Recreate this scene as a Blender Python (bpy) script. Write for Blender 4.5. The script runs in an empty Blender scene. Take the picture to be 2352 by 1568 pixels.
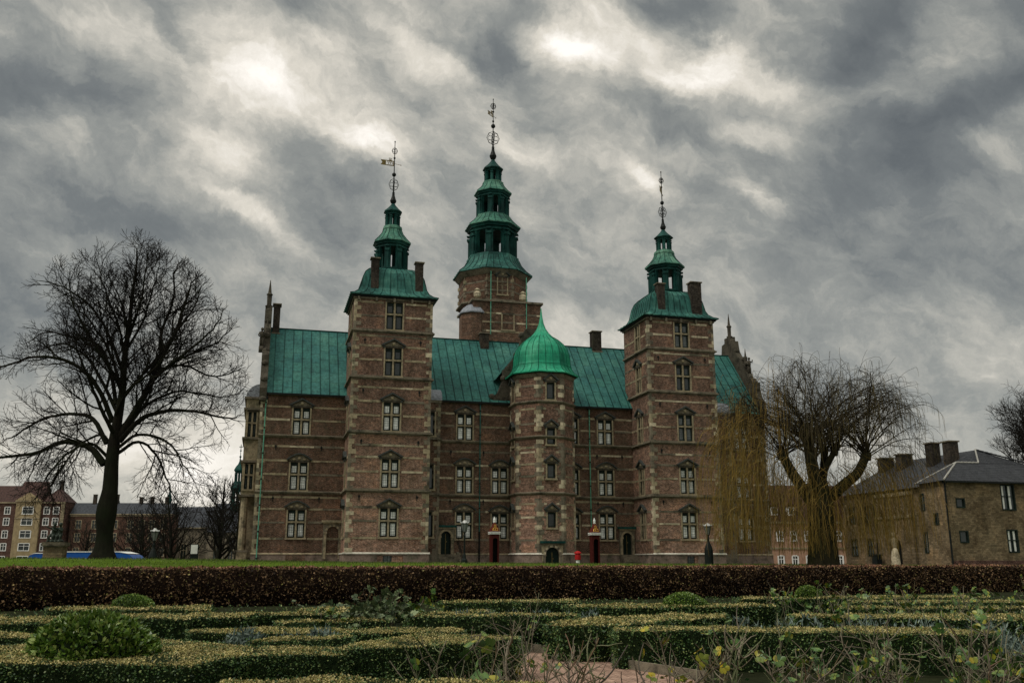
import bpy, bmesh, math, random
import numpy as np
from mathutils import Vector, Matrix
from mathutils.geometry import tessellate_polygon
R = math.radians
PI = math.pi
sc = bpy.context.scene
COL = sc.collection
random.seed(7)
rng = np.random.default_rng(7)

# ------------------------------------------------------------------ camera, sky, sun, exposure
cam = bpy.data.objects.new('camera', bpy.data.cameras.new('camera'))
COL.objects.link(cam)
cam.location = (0, 0, 1.7)
PITCH = math.atan((1289 - 784) / 2120.0)
cam.rotation_euler = (PI / 2 + PITCH, 0, 0)
cam.data.sensor_width = 36
cam.data.lens = 36 * 2120 / 2352
cam.data.clip_start = 0.1
cam.data.clip_end = 3000
sc.camera = cam
sc.view_settings.view_transform = 'Standard'
sc.view_settings.look = 'None'
sc.view_settings.exposure = 0.2
sc.view_settings.gamma = 1.0
sc.render.engine = 'CYCLES'
sc.cycles.max_bounces = 5
sc.cycles.transparent_max_bounces = 6

SUN_AZ, SUN_EL = R(-120), R(52)      # azimuth from +Y (ahead), negative = left


def look_dir(px, py):
    f = 2120.0
    a, b = (px - 1176) / f, -(py - 784) / f
    c, s = math.cos(PITCH), math.sin(PITCH)
    v = Vector((a, c - b * s, s + b * c))
    return v.normalized()


def make_world():
    w = bpy.data.worlds.new("World")
    sc.world = w
    w.use_nodes = True
    nt = w.node_tree
    nt.nodes.clear()
    N, L = nt.nodes.new, nt.links.new
    out = N('ShaderNodeOutputWorld')
    sky = N('ShaderNodeTexSky')
    sky.sky_type = 'NISHITA'
    sky.sun_disc = False
    sky.sun_elevation = SUN_EL
    sky.sun_rotation = SUN_AZ
    bg1 = N('ShaderNodeBackground')
    bg1.inputs[1].default_value = 0.08
    L(sky.outputs[0], bg1.inputs[0])
    tc = N('ShaderNodeTexCoord')
    gen = tc.outputs['Generated']

    def M(op, a, b=None):
        m = N('ShaderNodeMath')
        m.operation = op
        for i, q in enumerate((a, b)):
            if q is None:
                continue
            if isinstance(q, (int, float)):
                m.inputs[i].default_value = q
            else:
                L(q, m.inputs[i])
        return m.outputs[0]

    def VM(op, a, b):
        m = N('ShaderNodeVectorMath')
        m.operation = op
        for i, q in enumerate((a, b)):
            if hasattr(q, 'is_output'):
                L(q, m.inputs[i])
            else:
                m.inputs[i].default_value = q
        return m

    def noise(vec, scale, detail, rough, dist, rot=None, sc3=None, out_='Fac'):
        if rot is not None:
            mp = N('ShaderNodeMapping')
            mp.vector_type = 'TEXTURE'
            mp.inputs['Rotation'].default_value = [R(q) for q in rot]
            mp.inputs['Scale'].default_value = sc3
            L(vec, mp.inputs[0])
            vec = mp.outputs[0]
        n = N('ShaderNodeTexNoise')
        n.inputs['Scale'].default_value = scale
        n.inputs['Detail'].default_value = detail
        n.inputs['Roughness'].default_value = rough
        n.inputs['Distortion'].default_value = dist
        L(vec, n.inputs['Vector'])
        return n.outputs[out_]
    # ragged edges: the direction is stirred a little before the cloud masses are laid out
    st1 = VM('MULTIPLY', VM('SUBTRACT', noise(gen, 9, 7, .62, .2, out_='Color'), (.5, .5, .5)).outputs[0], (.09, .09, .09)).outputs[0]
    v = VM('ADD', gen, st1).outputs[0]
    n1 = noise(v, 7.0, 9, .6, .15, (0, 32, 0), (1.5, 1, .62))
    n2 = noise(v, 18, 8, .64, .2, (0, 24, 0), (1.4, 1, .7))
    val = M('ADD', M('MULTIPLY', M('SUBTRACT', n1, .5), .85), M('MULTIPLY', M('SUBTRACT', n2, .5), .62))
    val = M('ADD', val, .515)
    for (x, y, sx, sy, ang, amp) in CLOUDS:
        c = look_dir(x, y)
        t1 = (look_dir(x + 20, y) - c).normalized()
        t2 = (look_dir(x, y + 20) - c)
        t2 = (t2 - t1 * t2.dot(t1)).normalized()
        a = R(ang)
        u1, u2 = t1 * math.cos(a) + t2 * math.sin(a), -t1 * math.sin(a) + t2 * math.cos(a)
        u3 = u1.cross(u2)
        mp = N('ShaderNodeMapping')
        mp.vector_type = 'TEXTURE'
        mp.inputs['Location'].default_value = c
        mp.inputs['Rotation'].default_value = Matrix((u1, u2, u3)).transposed().to_euler()
        mp.inputs['Scale'].default_value = (sx / 2120, sy / 2120, .5)
        L(v, mp.inputs[0])
        dp = VM('DOT_PRODUCT', mp.outputs[0], mp.outputs[0])
        ma = N('ShaderNodeMath')
        ma.operation = 'MULTIPLY_ADD'
        L(M('POWER', .4966, dp.outputs['Value']), ma.inputs[0])
        ma.inputs[1].default_value = amp
        L(val, ma.inputs[2])
        val = ma.outputs[0]
    ramp = N('ShaderNodeValToRGB')
    cr = ramp.color_ramp
    cr.elements[0].position = 0.0
    cr.elements[0].color = (.045, .052, .058, 1)
    cr.elements[1].position = 1.0
    cr.elements[1].color = (1.0, .95, .88, 1)
    for p, c in ((.33, (.115, .127, .132)), (.50, (.165, .178, .178)), (.63, (.27, .278, .26)), (.73, (.42, .41, .365)), (.84, (.66, .62, .54))):
        e = cr.elements.new(p)
        e.color = (*c, 1)
    L(M('ADD', M('MULTIPLY', val, .64), .345), ramp.inputs[0])
    # an overcast is brightest overhead, with brightness added behind the viewer to light the facade
    sep = N('ShaderNodeSeparateXYZ')
    L(gen, sep.inputs[0])

    def MR(s, a, b_, c, d):
        mr = N('ShaderNodeMapRange')
        mr.interpolation_type = 'SMOOTHSTEP'
        for k, q in (('From Min', a), ('From Max', b_), ('To Min', c), ('To Max', d)):
            mr.inputs[k].default_value = q
        L(s, mr.inputs['Value'])
        return mr.outputs[0]
    stg = M('MULTIPLY', MR(sep.outputs[2], .62, .95, 1.0, ZENITH), MR(sep.outputs[1], -.5, .15, BEHIND, 1.0))
    bg2 = N('ShaderNodeBackground')
    L(stg, bg2.inputs[1])
    L(ramp.outputs[0], bg2.inputs[0])
    mix = N('ShaderNodeMixShader')
    mix.inputs[0].default_value = .95
    L(bg1.outputs[0], mix.inputs[1])
    L(bg2.outputs[0], mix.inputs[2])
    L(mix.outputs[0], out.inputs[0])


ZENITH, BEHIND = 2.6, 1.5
# cloud masses: sky direction, extent, slant and how much lighter (+) or darker (-) than the mean cover
CLOUDS = [
    (560, 170, 70, 45, 10, .22), (530, 260, 110, 50, 35, .28), (690, 190, 150, 70, 15, .16), (130, 290, 70, 28, 0, .22), (45, 325, 60, 40, 30, .18),
    (520, 355, 90, 35, 25, .22), (580, 495, 100, 28, 32, .26), (840, 330, 100, 32, 30, .24), (960, 110, 130, 30, 40, .26), (1050, 150, 70, 22, 30, .2),
    (120, 60, 100, 45, 20, .14), (900, 390, 80, 40, 40, .16), (380, 70, 150, 40, 40, .05), (760, 90, 90, 30, 10, .1),
    (420, 70, 85, 26, 50, -.26), (290, 235, 150, 38, 18, -.22), (30, 245, 70, 45, 15, -.18), (660, 350, 90, 48, 15, -.32), (720, 485, 110, 45, 25, -.22),
    (400, 515, 140, 40, 8, -.16), (100, 460, 220, 90, 12, -.16), (640, 15, 80, 30, 0, -.12), (1125, 145, 45, 45, 0, -.25), (820, 425, 70, 30, 20, -.18),
    (1075, 310, 70, 40, 20, -.14), (430, 180, 70, 45, 40, -.12), (200, 120, 120, 30, 25, -.1),
    (1390, 40, 110, 50, 20, .26), (1325, 112, 55, 32, 20, .32), (600, 230, 430, 190, 15, .09), (1300, 120, 300, 130, 10, .05), (1250, 100, 70, 30, 10, .2), (1650, 130, 80, 32, 10, .24), (1710, 70, 60, 45, 0, .22),
    (1800, 190, 90, 28, 12, .26), (1560, 180, 90, 32, 10, .14), (1735, 310, 80, 26, 12, .28), (1490, 420, 34, 22, 10, .26), (1715, 450, 65, 22, 18, .28),
    (2010, 245, 110, 26, 0, .14), (2130, 130, 70, 45, -20, .06), (2225, 355, 70, 26, -10, .08), (1185, 340, 50, 30, 10, .16), (1280, 490, 80, 35, 10, .08),
    (1555, 25, 130, 32, 18, -.36), (1212, 30, 50, 30, 0, -.16), (2005, 105, 55, 110, 28, -.40), (1425, 210, 65, 50, 20, -.18), (1195, 120, 40, 40, 0, -.16),
    (1260, 300, 80, 45, 20, -.16), (2250, 240, 150, 42, -38, -.40), (1575, 300, 80, 36, 25, -.18), (1930, 375, 170, 60, 5, -.18), (2060, 500, 250, 110, 10, -.12),
    (2060, 275, 90, 30, 10, -.22), (1630, 445, 45, 26, 20, -.14), (1300, 430, 90, 55, 10, -.10), (2310, 15, 60, 40, 0, -.24), (2150, 370, 70, 28, 15, -.16),
    (1400, 540, 140, 50, 10, -.10), (1950, 680, 380, 170, 5, -.13), (150, 680, 260, 120, 5, -.12), (2330, 60, 160, 200, 0, -.16), (20, 60, 130, 130, 0, -.12), (60, 330, 160, 220, 0, -.06), (430, 1060, 330, 90, 0, .26), (1240, 790, 200, 60, 0, .10),
    (960, 730, 120, 60, 0, .08), (1900, 1080, 300, 70, 0, .08), (760, 720, 200, 80, 10, -.08)]
make_world()
sd = bpy.data.lights.new('sun', 'SUN')
sd.energy = 1.5
sd.angle = R(25)
sd.color = (1.0, .95, .87)
sun = bpy.data.objects.new('sun', sd)
COL.objects.link(sun)
_sv = Vector((math.sin(SUN_AZ) * math.cos(SUN_EL), math.cos(SUN_AZ) * math.cos(SUN_EL), math.sin(SUN_EL)))
sun.rotation_euler = (-_sv).to_track_quat('-Z', 'Y').to_euler()
sun.location = _sv * 100


# ------------------------------------------------------------------ materials
class NT:
    def __init__(s, name):
        s.m = bpy.data.materials.new(name)
        s.m.use_nodes = True
        s.t = s.m.node_tree
        s.b = s.t.nodes['Principled BSDF']
        s.b.inputs['Specular IOR Level'].default_value = .08

    def n(s, kind, **kw):
        x = s.t.nodes.new('ShaderNode' + kind)
        for k, v in kw.items():
            setattr(x, k, v)
        return x

    def l(s, a, b):
        s.t.links.new(a, b)

    def put(s, sock, v):
        if hasattr(v, 'is_output'):
            s.l(v, sock)
        else:
            sock.default_value = v

    def obj(s):
        return s.n('TexCoord').outputs['Object']

    def math(s, op, a, b=0.0):
        x = s.n('Math', operation=op)
        s.put(x.inputs[0], a)
        s.put(x.inputs[1], b)
        return x.outputs[0]

    def noise(s, scale, detail=5, rough=.6, vec=None, sc3=None, dist=0):
        x = s.n('TexNoise')
        x.inputs['Scale'].default_value = scale
        x.inputs['Detail'].default_value = detail
        x.inputs['Roughness'].default_value = rough
        x.inputs['Distortion'].default_value = dist
        v = vec or s.obj()
        if sc3:
            mp = s.n('Mapping')
            mp.inputs['Scale'].default_value = sc3
            s.l(v, mp.inputs[0])
            v = mp.outputs[0]
        s.l(v, x.inputs['Vector'])
        return x.outputs['Fac']

    def ramp(s, fac, stops):
        x = s.n('ValToRGB')
        e = x.color_ramp.elements
        while len(e) < len(stops):
            e.new(.5)
        for i, (p, c) in enumerate(stops):
            e[i].position = p
            e[i].color = (*c, 1) if len(c) == 3 else c
        s.l(fac, x.inputs[0])
        return x.outputs[0]

    def mix(s, fac, a, b, blend='MIX'):
        x = s.n('Mix', data_type='RGBA', blend_type=blend)
        s.put(x.inputs[0], fac)
        for i, v in ((6, a), (7, b)):
            if not hasattr(v, 'is_output'):
                v = (*v, 1) if len(v) == 3 else v
            s.put(x.inputs[i], v)
        return x.outputs[2]

    def bump(s, h, strength=.4, dist=.02):
        x = s.n('Bump')
        x.inputs['Strength'].default_value = strength
        x.inputs['Distance'].default_value = dist
        s.l(h, x.inputs['Height'])
        s.l(x.outputs[0], s.b.inputs['Normal'])

    def fin(s, col, rough=.8, metal=0.0):
        s.put(s.b.inputs['Base Color'], col if hasattr(col, 'is_output') else (*col, 1))
        s.put(s.b.inputs['Roughness'], rough)
        s.b.inputs['Metallic'].default_value = metal
        return s.m


def bw(v):
    return (v, v, v)


def mat_brick(name, c1, c2, mortar, patch=(.45, .42, .38), moss=.25, bw_=.26, bh=.085, whit=.25, low=False, con=1.0):
    k = NT(name)
    o = k.obj()
    sp = k.n('SeparateXYZ')
    k.l(o, sp.inputs[0])
    cb = k.n('CombineXYZ')
    k.l(k.math('ADD', sp.outputs[0], sp.outputs[1]), cb.inputs[0])
    k.l(sp.outputs[2], cb.inputs[1])
    b = k.n('TexBrick')
    k.l(cb.outputs[0], b.inputs['Vector'])
    b.inputs['Color1'].default_value = (*c1, 1)
    b.inputs['Color2'].default_value = (*c2, 1)
    b.inputs['Mortar'].default_value = (*mortar, 1)
    b.inputs['Scale'].default_value = 1
    b.inputs['Mortar Size'].default_value = .012
    b.inputs['Brick Width'].default_value = bw_
    b.inputs['Row Height'].default_value = bh
    col = b.outputs['Color']
    n1 = k.noise(.45, 6, .65)
    col = k.mix(1.0, col, k.ramp(n1, [(.33, patch), (.52, bw(.88)), (.72, (1.35, 1.2, 1.05))]), 'MULTIPLY')
    n2 = k.noise(3.5, 8, .75)
    col = k.mix(1.0, col, k.ramp(n2, [(.34, bw(1 - .65 * con)), (.5, bw(.95)), (.66, bw(1 + .55 * con))]), 'MULTIPLY')
    n4 = k.noise(9, 3, .6, sc3=(.8, .8, 2.6))
    col = k.mix(1.0, col, k.ramp(n4, [(.32, bw(1 - .62 * con)), (.5, bw(1)), (.68, bw(1 + .75 * con))]), 'MULTIPLY')
    n3 = k.noise(.8, 5, .6, sc3=(1.6, 1.6, .35))
    col = k.mix(k.ramp(n3, [(.52, bw(0)), (.72, bw(moss * 2))]), col, (.055, .055, .035))
    n5 = k.noise(1.7, 7, .7)
    col = k.mix(k.ramp(n5, [(.62, bw(0)), (.78, bw(whit))]), col, (.33, .29, .26))
    if low:      # brick colour lighter on the lower storeys, darker towards the top
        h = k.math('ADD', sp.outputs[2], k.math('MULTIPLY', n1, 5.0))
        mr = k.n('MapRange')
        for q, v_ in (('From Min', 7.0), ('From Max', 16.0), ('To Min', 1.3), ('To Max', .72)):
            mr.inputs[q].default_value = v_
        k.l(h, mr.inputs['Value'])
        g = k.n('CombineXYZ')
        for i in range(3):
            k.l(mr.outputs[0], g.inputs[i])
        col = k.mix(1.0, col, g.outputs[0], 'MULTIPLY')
    k.bump(b.outputs['Fac'], -.5, .01)
    return k.fin(col, .9)


def mat_stone(name, c=(.25, .205, .135), dark=(.085, .072, .05), moss=(.10, .115, .065)):
    k = NT(name)
    n1 = k.noise(1.3, 7, .7)
    col = k.ramp(n1, [(.34, dark), (.5, c), (.72, tuple(min(1, q * 1.35) for q in c))])
    n2 = k.noise(.7, 4, .6)
    col = k.mix(k.ramp(n2, [(.5, bw(0)), (.7, bw(.7))]), col, moss)
    n3 = k.noise(7, 5, .7)
    col = k.mix(1.0, col, k.ramp(n3, [(.3, bw(.6)), (.6, bw(1.1))]), 'MULTIPLY')
    k.bump(n3, .4, .02)
    return k.fin(col, .9)


def mat_copper(name, c=(.035, .20, .15), dark=(.02, .10, .085), light=(.10, .34, .26), panel=None, streak=1.0, spec=.1):
    k = NT(name)
    n1 = k.noise(.5, 5, .6)
    col = k.ramp(n1, [(.3, dark), (.5, c), (.75, light)])
    n2 = k.noise(1.6, 6, .65, sc3=(3, 3, .35))
    col = k.mix(1.0, col, k.ramp(n2, [(.3, bw(1 - .45 * streak)), (.55, bw(1)), (.75, bw(1 + .35 * streak))]), 'MULTIPLY')
    if panel:
        o = k.obj()
        sp = k.n('SeparateXYZ')
        k.l(o, sp.inputs[0])
        cb = k.n('CombineXYZ')
        k.l(k.math('MULTIPLY', sp.outputs[2], 1.0), cb.inputs[0])
        k.l(k.math('ADD', sp.outputs[0], k.math('MULTIPLY', sp.outputs[1], 0.0)), cb.inputs[1])
        b = k.n('TexBrick')
        k.l(cb.outputs[0], b.inputs['Vector'])
        b.offset_frequency = 2
        b.offset = .37
        b.inputs['Color1'].default_value = (.86, .92, .95, 1)
        b.inputs['Color2'].default_value = (1.12, 1.08, 1.0, 1)
        b.inputs['Mortar'].default_value = (.42, .45, .45, 1)
        b.inputs['Scale'].default_value = 1
        b.inputs['Mortar Size'].default_value = .022
        b.inputs['Brick Width'].default_value = panel[1]
        b.inputs['Row Height'].default_value = panel[0]
        col = k.mix(1.0, col, b.outputs['Color'], 'MULTIPLY')
    n3 = k.noise(9, 4, .6)
    k.bump(n3, .15, .01)
    m = k.fin(col, .6)
    k.b.inputs['Specular IOR Level'].default_value = spec
    return m


def mat_plain(name, c, rough=.7, metal=0.0, var=.35, scale=6):
    k = NT(name)
    n = k.noise(scale, 5, .65)
    col = k.mix(1.0, (*c, 1), k.ramp(n, [(.3, bw(1 - var)), (.7, bw(1 + var))]), 'MULTIPLY')
    return k.fin(col, rough, metal)


def mat_glass(name, base, lead=(.02, .025, .02), nx=.16, nz=.2, rough=.12, lw=.02):
    """window panes: leaded glass with pale blinds (or a dark room) close behind"""
    k = NT(name)
    o = k.obj()
    b = k.n('TexBrick')
    sp = k.n('SeparateXYZ')
    k.l(o, sp.inputs[0])
    cb = k.n('CombineXYZ')
    k.l(sp.outputs[0], cb.inputs[0])
    k.l(sp.outputs[2], cb.inputs[1])
    k.l(cb.outputs[0], b.inputs['Vector'])
    b.offset = 0
    b.inputs['Color1'].default_value = (*[q * .8 for q in base], 1)
    b.inputs['Color2'].default_value = (*[min(1, q * 1.2) for q in base], 1)
    b.inputs['Mortar'].default_value = (*lead, 1)
    b.inputs['Scale'].default_value = 1
    b.inputs['Mortar Size'].default_value = lw
    b.inputs['Brick Width'].default_value = nx
    b.inputs['Row Height'].default_value = nz
    inf = k.n('ObjectInfo')
    col = k.mix(1.0, b.outputs['Color'], k.ramp(inf.outputs['Random'], [(0, bw(.72)), (1, bw(1.1))]), 'MULTIPLY')
    m = k.fin(col, rough)
    k.b.inputs['Specular IOR Level'].default_value = .5
    return m


def mat_leaf(name, stops, rough=.5, spec=.3, var=(.6, 1.25), nsc=.9):
    k = NT(name)
    g = k.n('NewGeometry')
    col = k.ramp(g.outputs['Random Per Island'], stops)
    n = k.noise(nsc, 4, .6)
    col = k.mix(1.0, col, k.ramp(n, [(.3, bw(var[0])), (.7, bw(var[1]))]), 'MULTIPLY')
    m = k.fin(col, rough)
    k.b.inputs['Specular IOR Level'].default_value = spec
    return m


def mat_bark(name, c, c2, green=None):
    k = NT(name)
    n = k.noise(3, 7, .7, sc3=(2, 2, .5))
    col = k.ramp(n, [(.3, c), (.7, c2)])
    if green:
        n2 = k.noise(.8, 4, .6)
        col = k.mix(k.ramp(n2, [(.4, bw(0)), (.7, bw(.8))]), col, green)
    k.bump(n, .8, .05)
    return k.fin(col, .95)


def mat_tile(name, c):
    k = NT(name)
    o = k.obj()
    sp = k.n('SeparateXYZ')
    k.l(o, sp.inputs[0])
    sx = k.math('SINE', k.math('MULTIPLY', k.math('ADD', sp.outputs[0], sp.outputs[1]), 2 * PI / .36))
    sz = k.math('FRACT', k.math('MULTIPLY', sp.outputs[2], 1 / .2))
    h = k.math('ADD', k.math('MULTIPLY', k.math('ADD', k.math('MULTIPLY', sx, .5), .5), .5), k.math('MULTIPLY', sz, .5))
    n = k.noise(2.2, 6, .7)
    col = k.mix(1.0, (*c, 1), k.ramp(n, [(.3, bw(.5)), (.7, bw(1.5))]), 'MULTIPLY')
    col = k.mix(1.0, col, k.ramp(h, [(.0, bw(.25)), (.6, bw(1.0)), (1.0, bw(1.9))]), 'MULTIPLY')
    k.bump(h, .9, .05)
    return k.fin(col, .5)


def mat_ground(name, stops, scale=2.0, rough=.95, bump=.5):
    k = NT(name)
    n = k.noise(scale, 8, .7)
    n2 = k.noise(scale * .08, 4, .6)
    col = k.ramp(n, stops)
    col = k.mix(1.0, col, k.ramp(n2, [(.3, bw(.7)), (.7, bw(1.2))]), 'MULTIPLY')
    k.bump(n, bump, .05)
    k.b.inputs['Specular IOR Level'].default_value = .03
    return k.fin(col, rough)


M = {}
M['brick'] = mat_brick('castle_brick', (.165, .082, .052), (.068, .036, .025), (.20, .16, .12), con=.8)  # shade of the recessed main walls is darkened into this brick
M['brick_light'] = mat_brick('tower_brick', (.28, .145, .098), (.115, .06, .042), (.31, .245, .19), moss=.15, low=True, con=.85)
M['brick_yellow'] = mat_brick('yellow_brick', (.27, .205, .125), (.14, .105, .064), (.13, .10, .065), moss=.2, bh=.16, bw_=.36, con=.4, whit=.08)
M['brick_red'] = mat_brick('red_brick', (.095, .045, .034), (.07, .036, .028), (.16, .11, .09), moss=.1)
M['brick_dim'] = mat_brick('brown_brick', (.10, .048, .03), (.075, .036, .026), (.14, .1, .08), moss=.1)
M['stone'] = mat_stone('sandstone', (.31, .255, .165))
M['stone_pale'] = mat_stone('pale_sandstone', (.50, .43, .30), (.20, .17, .115))
M['stone_dark'] = mat_stone('weathered_stone', (.17, .145, .105), (.05, .045, .035), (.07, .075, .05))
M['stone_black'] = mat_stone('sooty_shadow_stone', (.075, .066, .05), (.025, .022, .018), (.04, .042, .028))  # soot on the gables; also paints the shadow gap over windows
M['cap'] = mat_plain('dark_lead_cap', (.05, .055, .05), .6, var=.4)
M['plinth'] = mat_stone('plinth_granite', (.20, .15, .12), (.07, .06, .045), (.09, .095, .06))
M['ledge'] = mat_stone('pale_ledge', (.55, .52, .44), (.3, .28, .22), (.3, .33, .26))
M['copper'] = mat_copper('roof_copper', (.036, .135, .12), (.026, .092, .088), (.066, .19, .162), panel=(.775, 1.0))
M['copper_dome'] = mat_copper('bright_copper', (.014, .27, .145), (.008, .16, .095), (.07, .38, .225), streak=.9, spec=.2)
M['copper_bell'] = mat_copper('bell_copper', (.03, .115, .095), (.013, .045, .04), (.10, .25, .195), streak=1.3)
M['copper_dark'] = mat_copper('spire_copper', (.0065, .044, .037), (.003, .018, .016), (.024, .105, .085))
M['copper_pale'] = mat_copper('spire_roof_copper', (.05, .155, .11), (.02, .06, .05), (.14, .27, .19), streak=1.3)
M['copper_seam'] = mat_plain('dome_seam', (.012, .13, .075), .6)
M['verdigris'] = mat_plain('verdigris_pipe', (.10, .29, .20), .6, var=.5)
M['lead'] = mat_plain('grey_lead', (.22, .235, .26), .45, var=.4)
M['iron'] = mat_plain('dark_iron', (.012, .014, .013), .5)
M['gilt'] = mat_plain('old_gilt', (.16, .12, .045), .45, .3)
M['gold'] = mat_plain('gold_paint', (.55, .33, .07), .35, .5)
M['dark_wood'] = mat_plain('dark_green_wood', (.012, .020, .016), .5)
M['door'] = mat_plain('door_paint', (.008, .016, .012), .5)
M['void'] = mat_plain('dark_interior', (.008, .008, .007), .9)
M['glass_white'] = mat_glass('leaded_glass_blinds', (.72, .74, .70), lead=(.10, .11, .10), lw=.013)
M['glass_dim'] = mat_glass('leaded_glass_dim', (.11, .13, .125), lw=.013)
M['glass_dark'] = mat_glass('dark_glass', (.02, .03, .028), nx=.3, nz=.3)
M['white_paint'] = mat_plain('white_paint', (.7, .7, .66), .5, var=.1)
M['cream'] = mat_plain('cream_render', (.28, .22, .125), .85, var=.3, scale=1)
M['pink'] = mat_plain('pink_render', (.36, .22, .15), .9, var=.25, scale=1)
M['red_tile'] = mat_tile('red_tile', (.06, .03, .024))
M['grey_tile'] = mat_tile('grey_tile', (.036, .038, .042))
M['slate'] = mat_tile('slate', (.045, .05, .058))
M['mortar'] = mat_plain('white_mortar', (.30, .29, .26), .8, var=.6, scale=9)
M['chimney'] = mat_brick('chimney_brick', (.05, .042, .034), (.036, .03, .025), (.05, .045, .038), whit=.08)
M['chimney_brown'] = mat_brick('brown_chimney_brick', (.10, .065, .042), (.07, .048, .032), (.09, .08, .06), whit=.1)
M['sentry_red'] = mat_plain('sentry_red', (.055, .010, .009), .5, var=.25)
M['sentry_roof'] = mat_plain('sentry_roof', (.10, .020, .014), .5, var=.2)
M['post_red'] = mat_plain('post_red', (.36, .018, .018), .4, var=.1)
M['lamp_black'] = mat_plain('lamp_black', (.012, .016, .014), .45)
M['bronze'] = mat_plain('bronze_patina', (.035, .045, .035), .5, .3, var=.6, scale=4)
M['bus_blue'] = mat_plain('bus_blue', (.014, .075, .28), .3, var=.1)
M['tyre'] = mat_plain('tyre', (.015, .015, .015), .8)
M['bark'] = mat_bark('lime_bark', (.006, .005, .004), (.020, .017, .012), (.014, .02, .009))
M['twig'] = mat_plain('lime_twig', (.009, .0075, .006), .9)
M['bark_w'] = mat_bark('willow_bark', (.010, .009, .006), (.038, .032, .018), (.035, .036, .014))
M['twig_w'] = mat_plain('willow_branch', (.032, .025, .014), .9)
M['osier_up'] = mat_leaf('willow_twigs', [(0, (.045, .035, .015)), (.6, (.075, .058, .018)), (1, (.12, .09, .022))], .8)
M['osier'] = mat_leaf('willow_shoots', [(0, (.16, .095, .017)), (.5, (.24, .15, .026)), (1, (.12, .095, .02))], .7)
M['twig_far'] = mat_plain('distant_twig', (.016, .0145, .012), .95)
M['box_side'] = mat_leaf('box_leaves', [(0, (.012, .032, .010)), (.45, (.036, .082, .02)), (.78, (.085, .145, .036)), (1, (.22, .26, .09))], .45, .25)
M['box_top'] = mat_leaf('clipped_lit_box_leaves', [(0, (.15, .145, .042)), (.3, (.28, .24, .08)), (.7, (.40, .33, .135)), (1, (.54, .46, .23))], .6, .1, (.55, 1.35), 1.7)  # clipped tan leaves, lightened for the sky light on hedge tops
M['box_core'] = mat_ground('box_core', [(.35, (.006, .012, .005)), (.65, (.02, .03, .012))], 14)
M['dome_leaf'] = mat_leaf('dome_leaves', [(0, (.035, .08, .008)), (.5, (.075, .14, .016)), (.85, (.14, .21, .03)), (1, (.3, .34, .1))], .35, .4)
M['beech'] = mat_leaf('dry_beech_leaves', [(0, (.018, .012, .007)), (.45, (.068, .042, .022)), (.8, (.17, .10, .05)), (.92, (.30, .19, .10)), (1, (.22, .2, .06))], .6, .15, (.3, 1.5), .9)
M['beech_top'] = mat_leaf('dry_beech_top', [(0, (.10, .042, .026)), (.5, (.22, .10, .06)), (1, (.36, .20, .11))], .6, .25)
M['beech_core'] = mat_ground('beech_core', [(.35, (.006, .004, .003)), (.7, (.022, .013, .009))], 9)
M['rose_cane'] = mat_leaf('rose_cane', [(0, (.05, .042, .03)), (.35, (.15, .125, .085)), (.6, (.24, .2, .14)), (.85, (.08, .11, .035)), (1, (.22, .12, .08))], .7)
M['rose_leaf'] = mat_leaf('rose_leaf', [(0, (.03, .075, .02)), (.5, (.07, .14, .025)), (.8, (.15, .2, .03)), (1, (.33, .27, .02))], .4, .4)
M['rose_yellow'] = mat_leaf('rose_yellow_leaf', [(0, (.06, .11, .02)), (.35, (.16, .19, .025)), (.7, (.33, .28, .02)), (1, (.42, .30, .02))], .45, .3)
M['bush_leaf'] = mat_leaf('bush_leaf', [(0, (.035, .06, .025)), (.6, (.08, .115, .045)), (1, (.16, .19, .09))], .5, .3)
M['lavender'] = mat_leaf('lavender', [(0, (.07, .10, .085)), (.6, (.13, .17, .145)), (1, (.2, .24, .2))], .8, .1)
M['ivy'] = mat_leaf('ivy_leaf', [(0, (.006, .009, .005)), (1, (.018, .024, .011))], .5, .3)
M['grass'] = mat_ground('lawn_grass', [(.3, (.035, .065, .008)), (.5, (.065, .11, .010)), (.7, (.105, .15, .018))], 5)
M['soil'] = mat_ground('garden_soil', [(.3, (.010, .012, .006)), (.7, (.028, .032, .014))], 6)
M['gravel'] = mat_ground('gravel', [(.3, (.12, .11, .09)), (.7, (.22, .2, .17))], 9)


def mat_path():
    k = NT('brick_paving')
    b = k.n('TexBrick')
    mp = k.n('Mapping')
    mp.inputs['Rotation'].default_value = (0, 0, R(38))
    k.l(k.obj(), mp.inputs[0])
    k.l(mp.outputs[0], b.inputs['Vector'])
    b.inputs['Color1'].default_value = (.30, .19, .14, 1)
    b.inputs['Color2'].default_value = (.40, .27, .20, 1)
    b.inputs['Mortar'].default_value = (.13, .08, .06, 1)
    b.inputs['Scale'].default_value = 1
    b.inputs['Mortar Size'].default_value = .012
    b.inputs['Brick Width'].default_value = .22
    b.inputs['Row Height'].default_value = .11
    n = k.noise(3, 5, .6)
    col = k.mix(1.0, b.outputs['Color'], k.ramp(n, [(.3, bw(.65)), (.7, bw(1.25))]), 'MULTIPLY')
    k.bump(b.outputs['Fac'], -.6, .01)
    return k.fin(col, .7)


M['path'] = mat_path()


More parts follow.
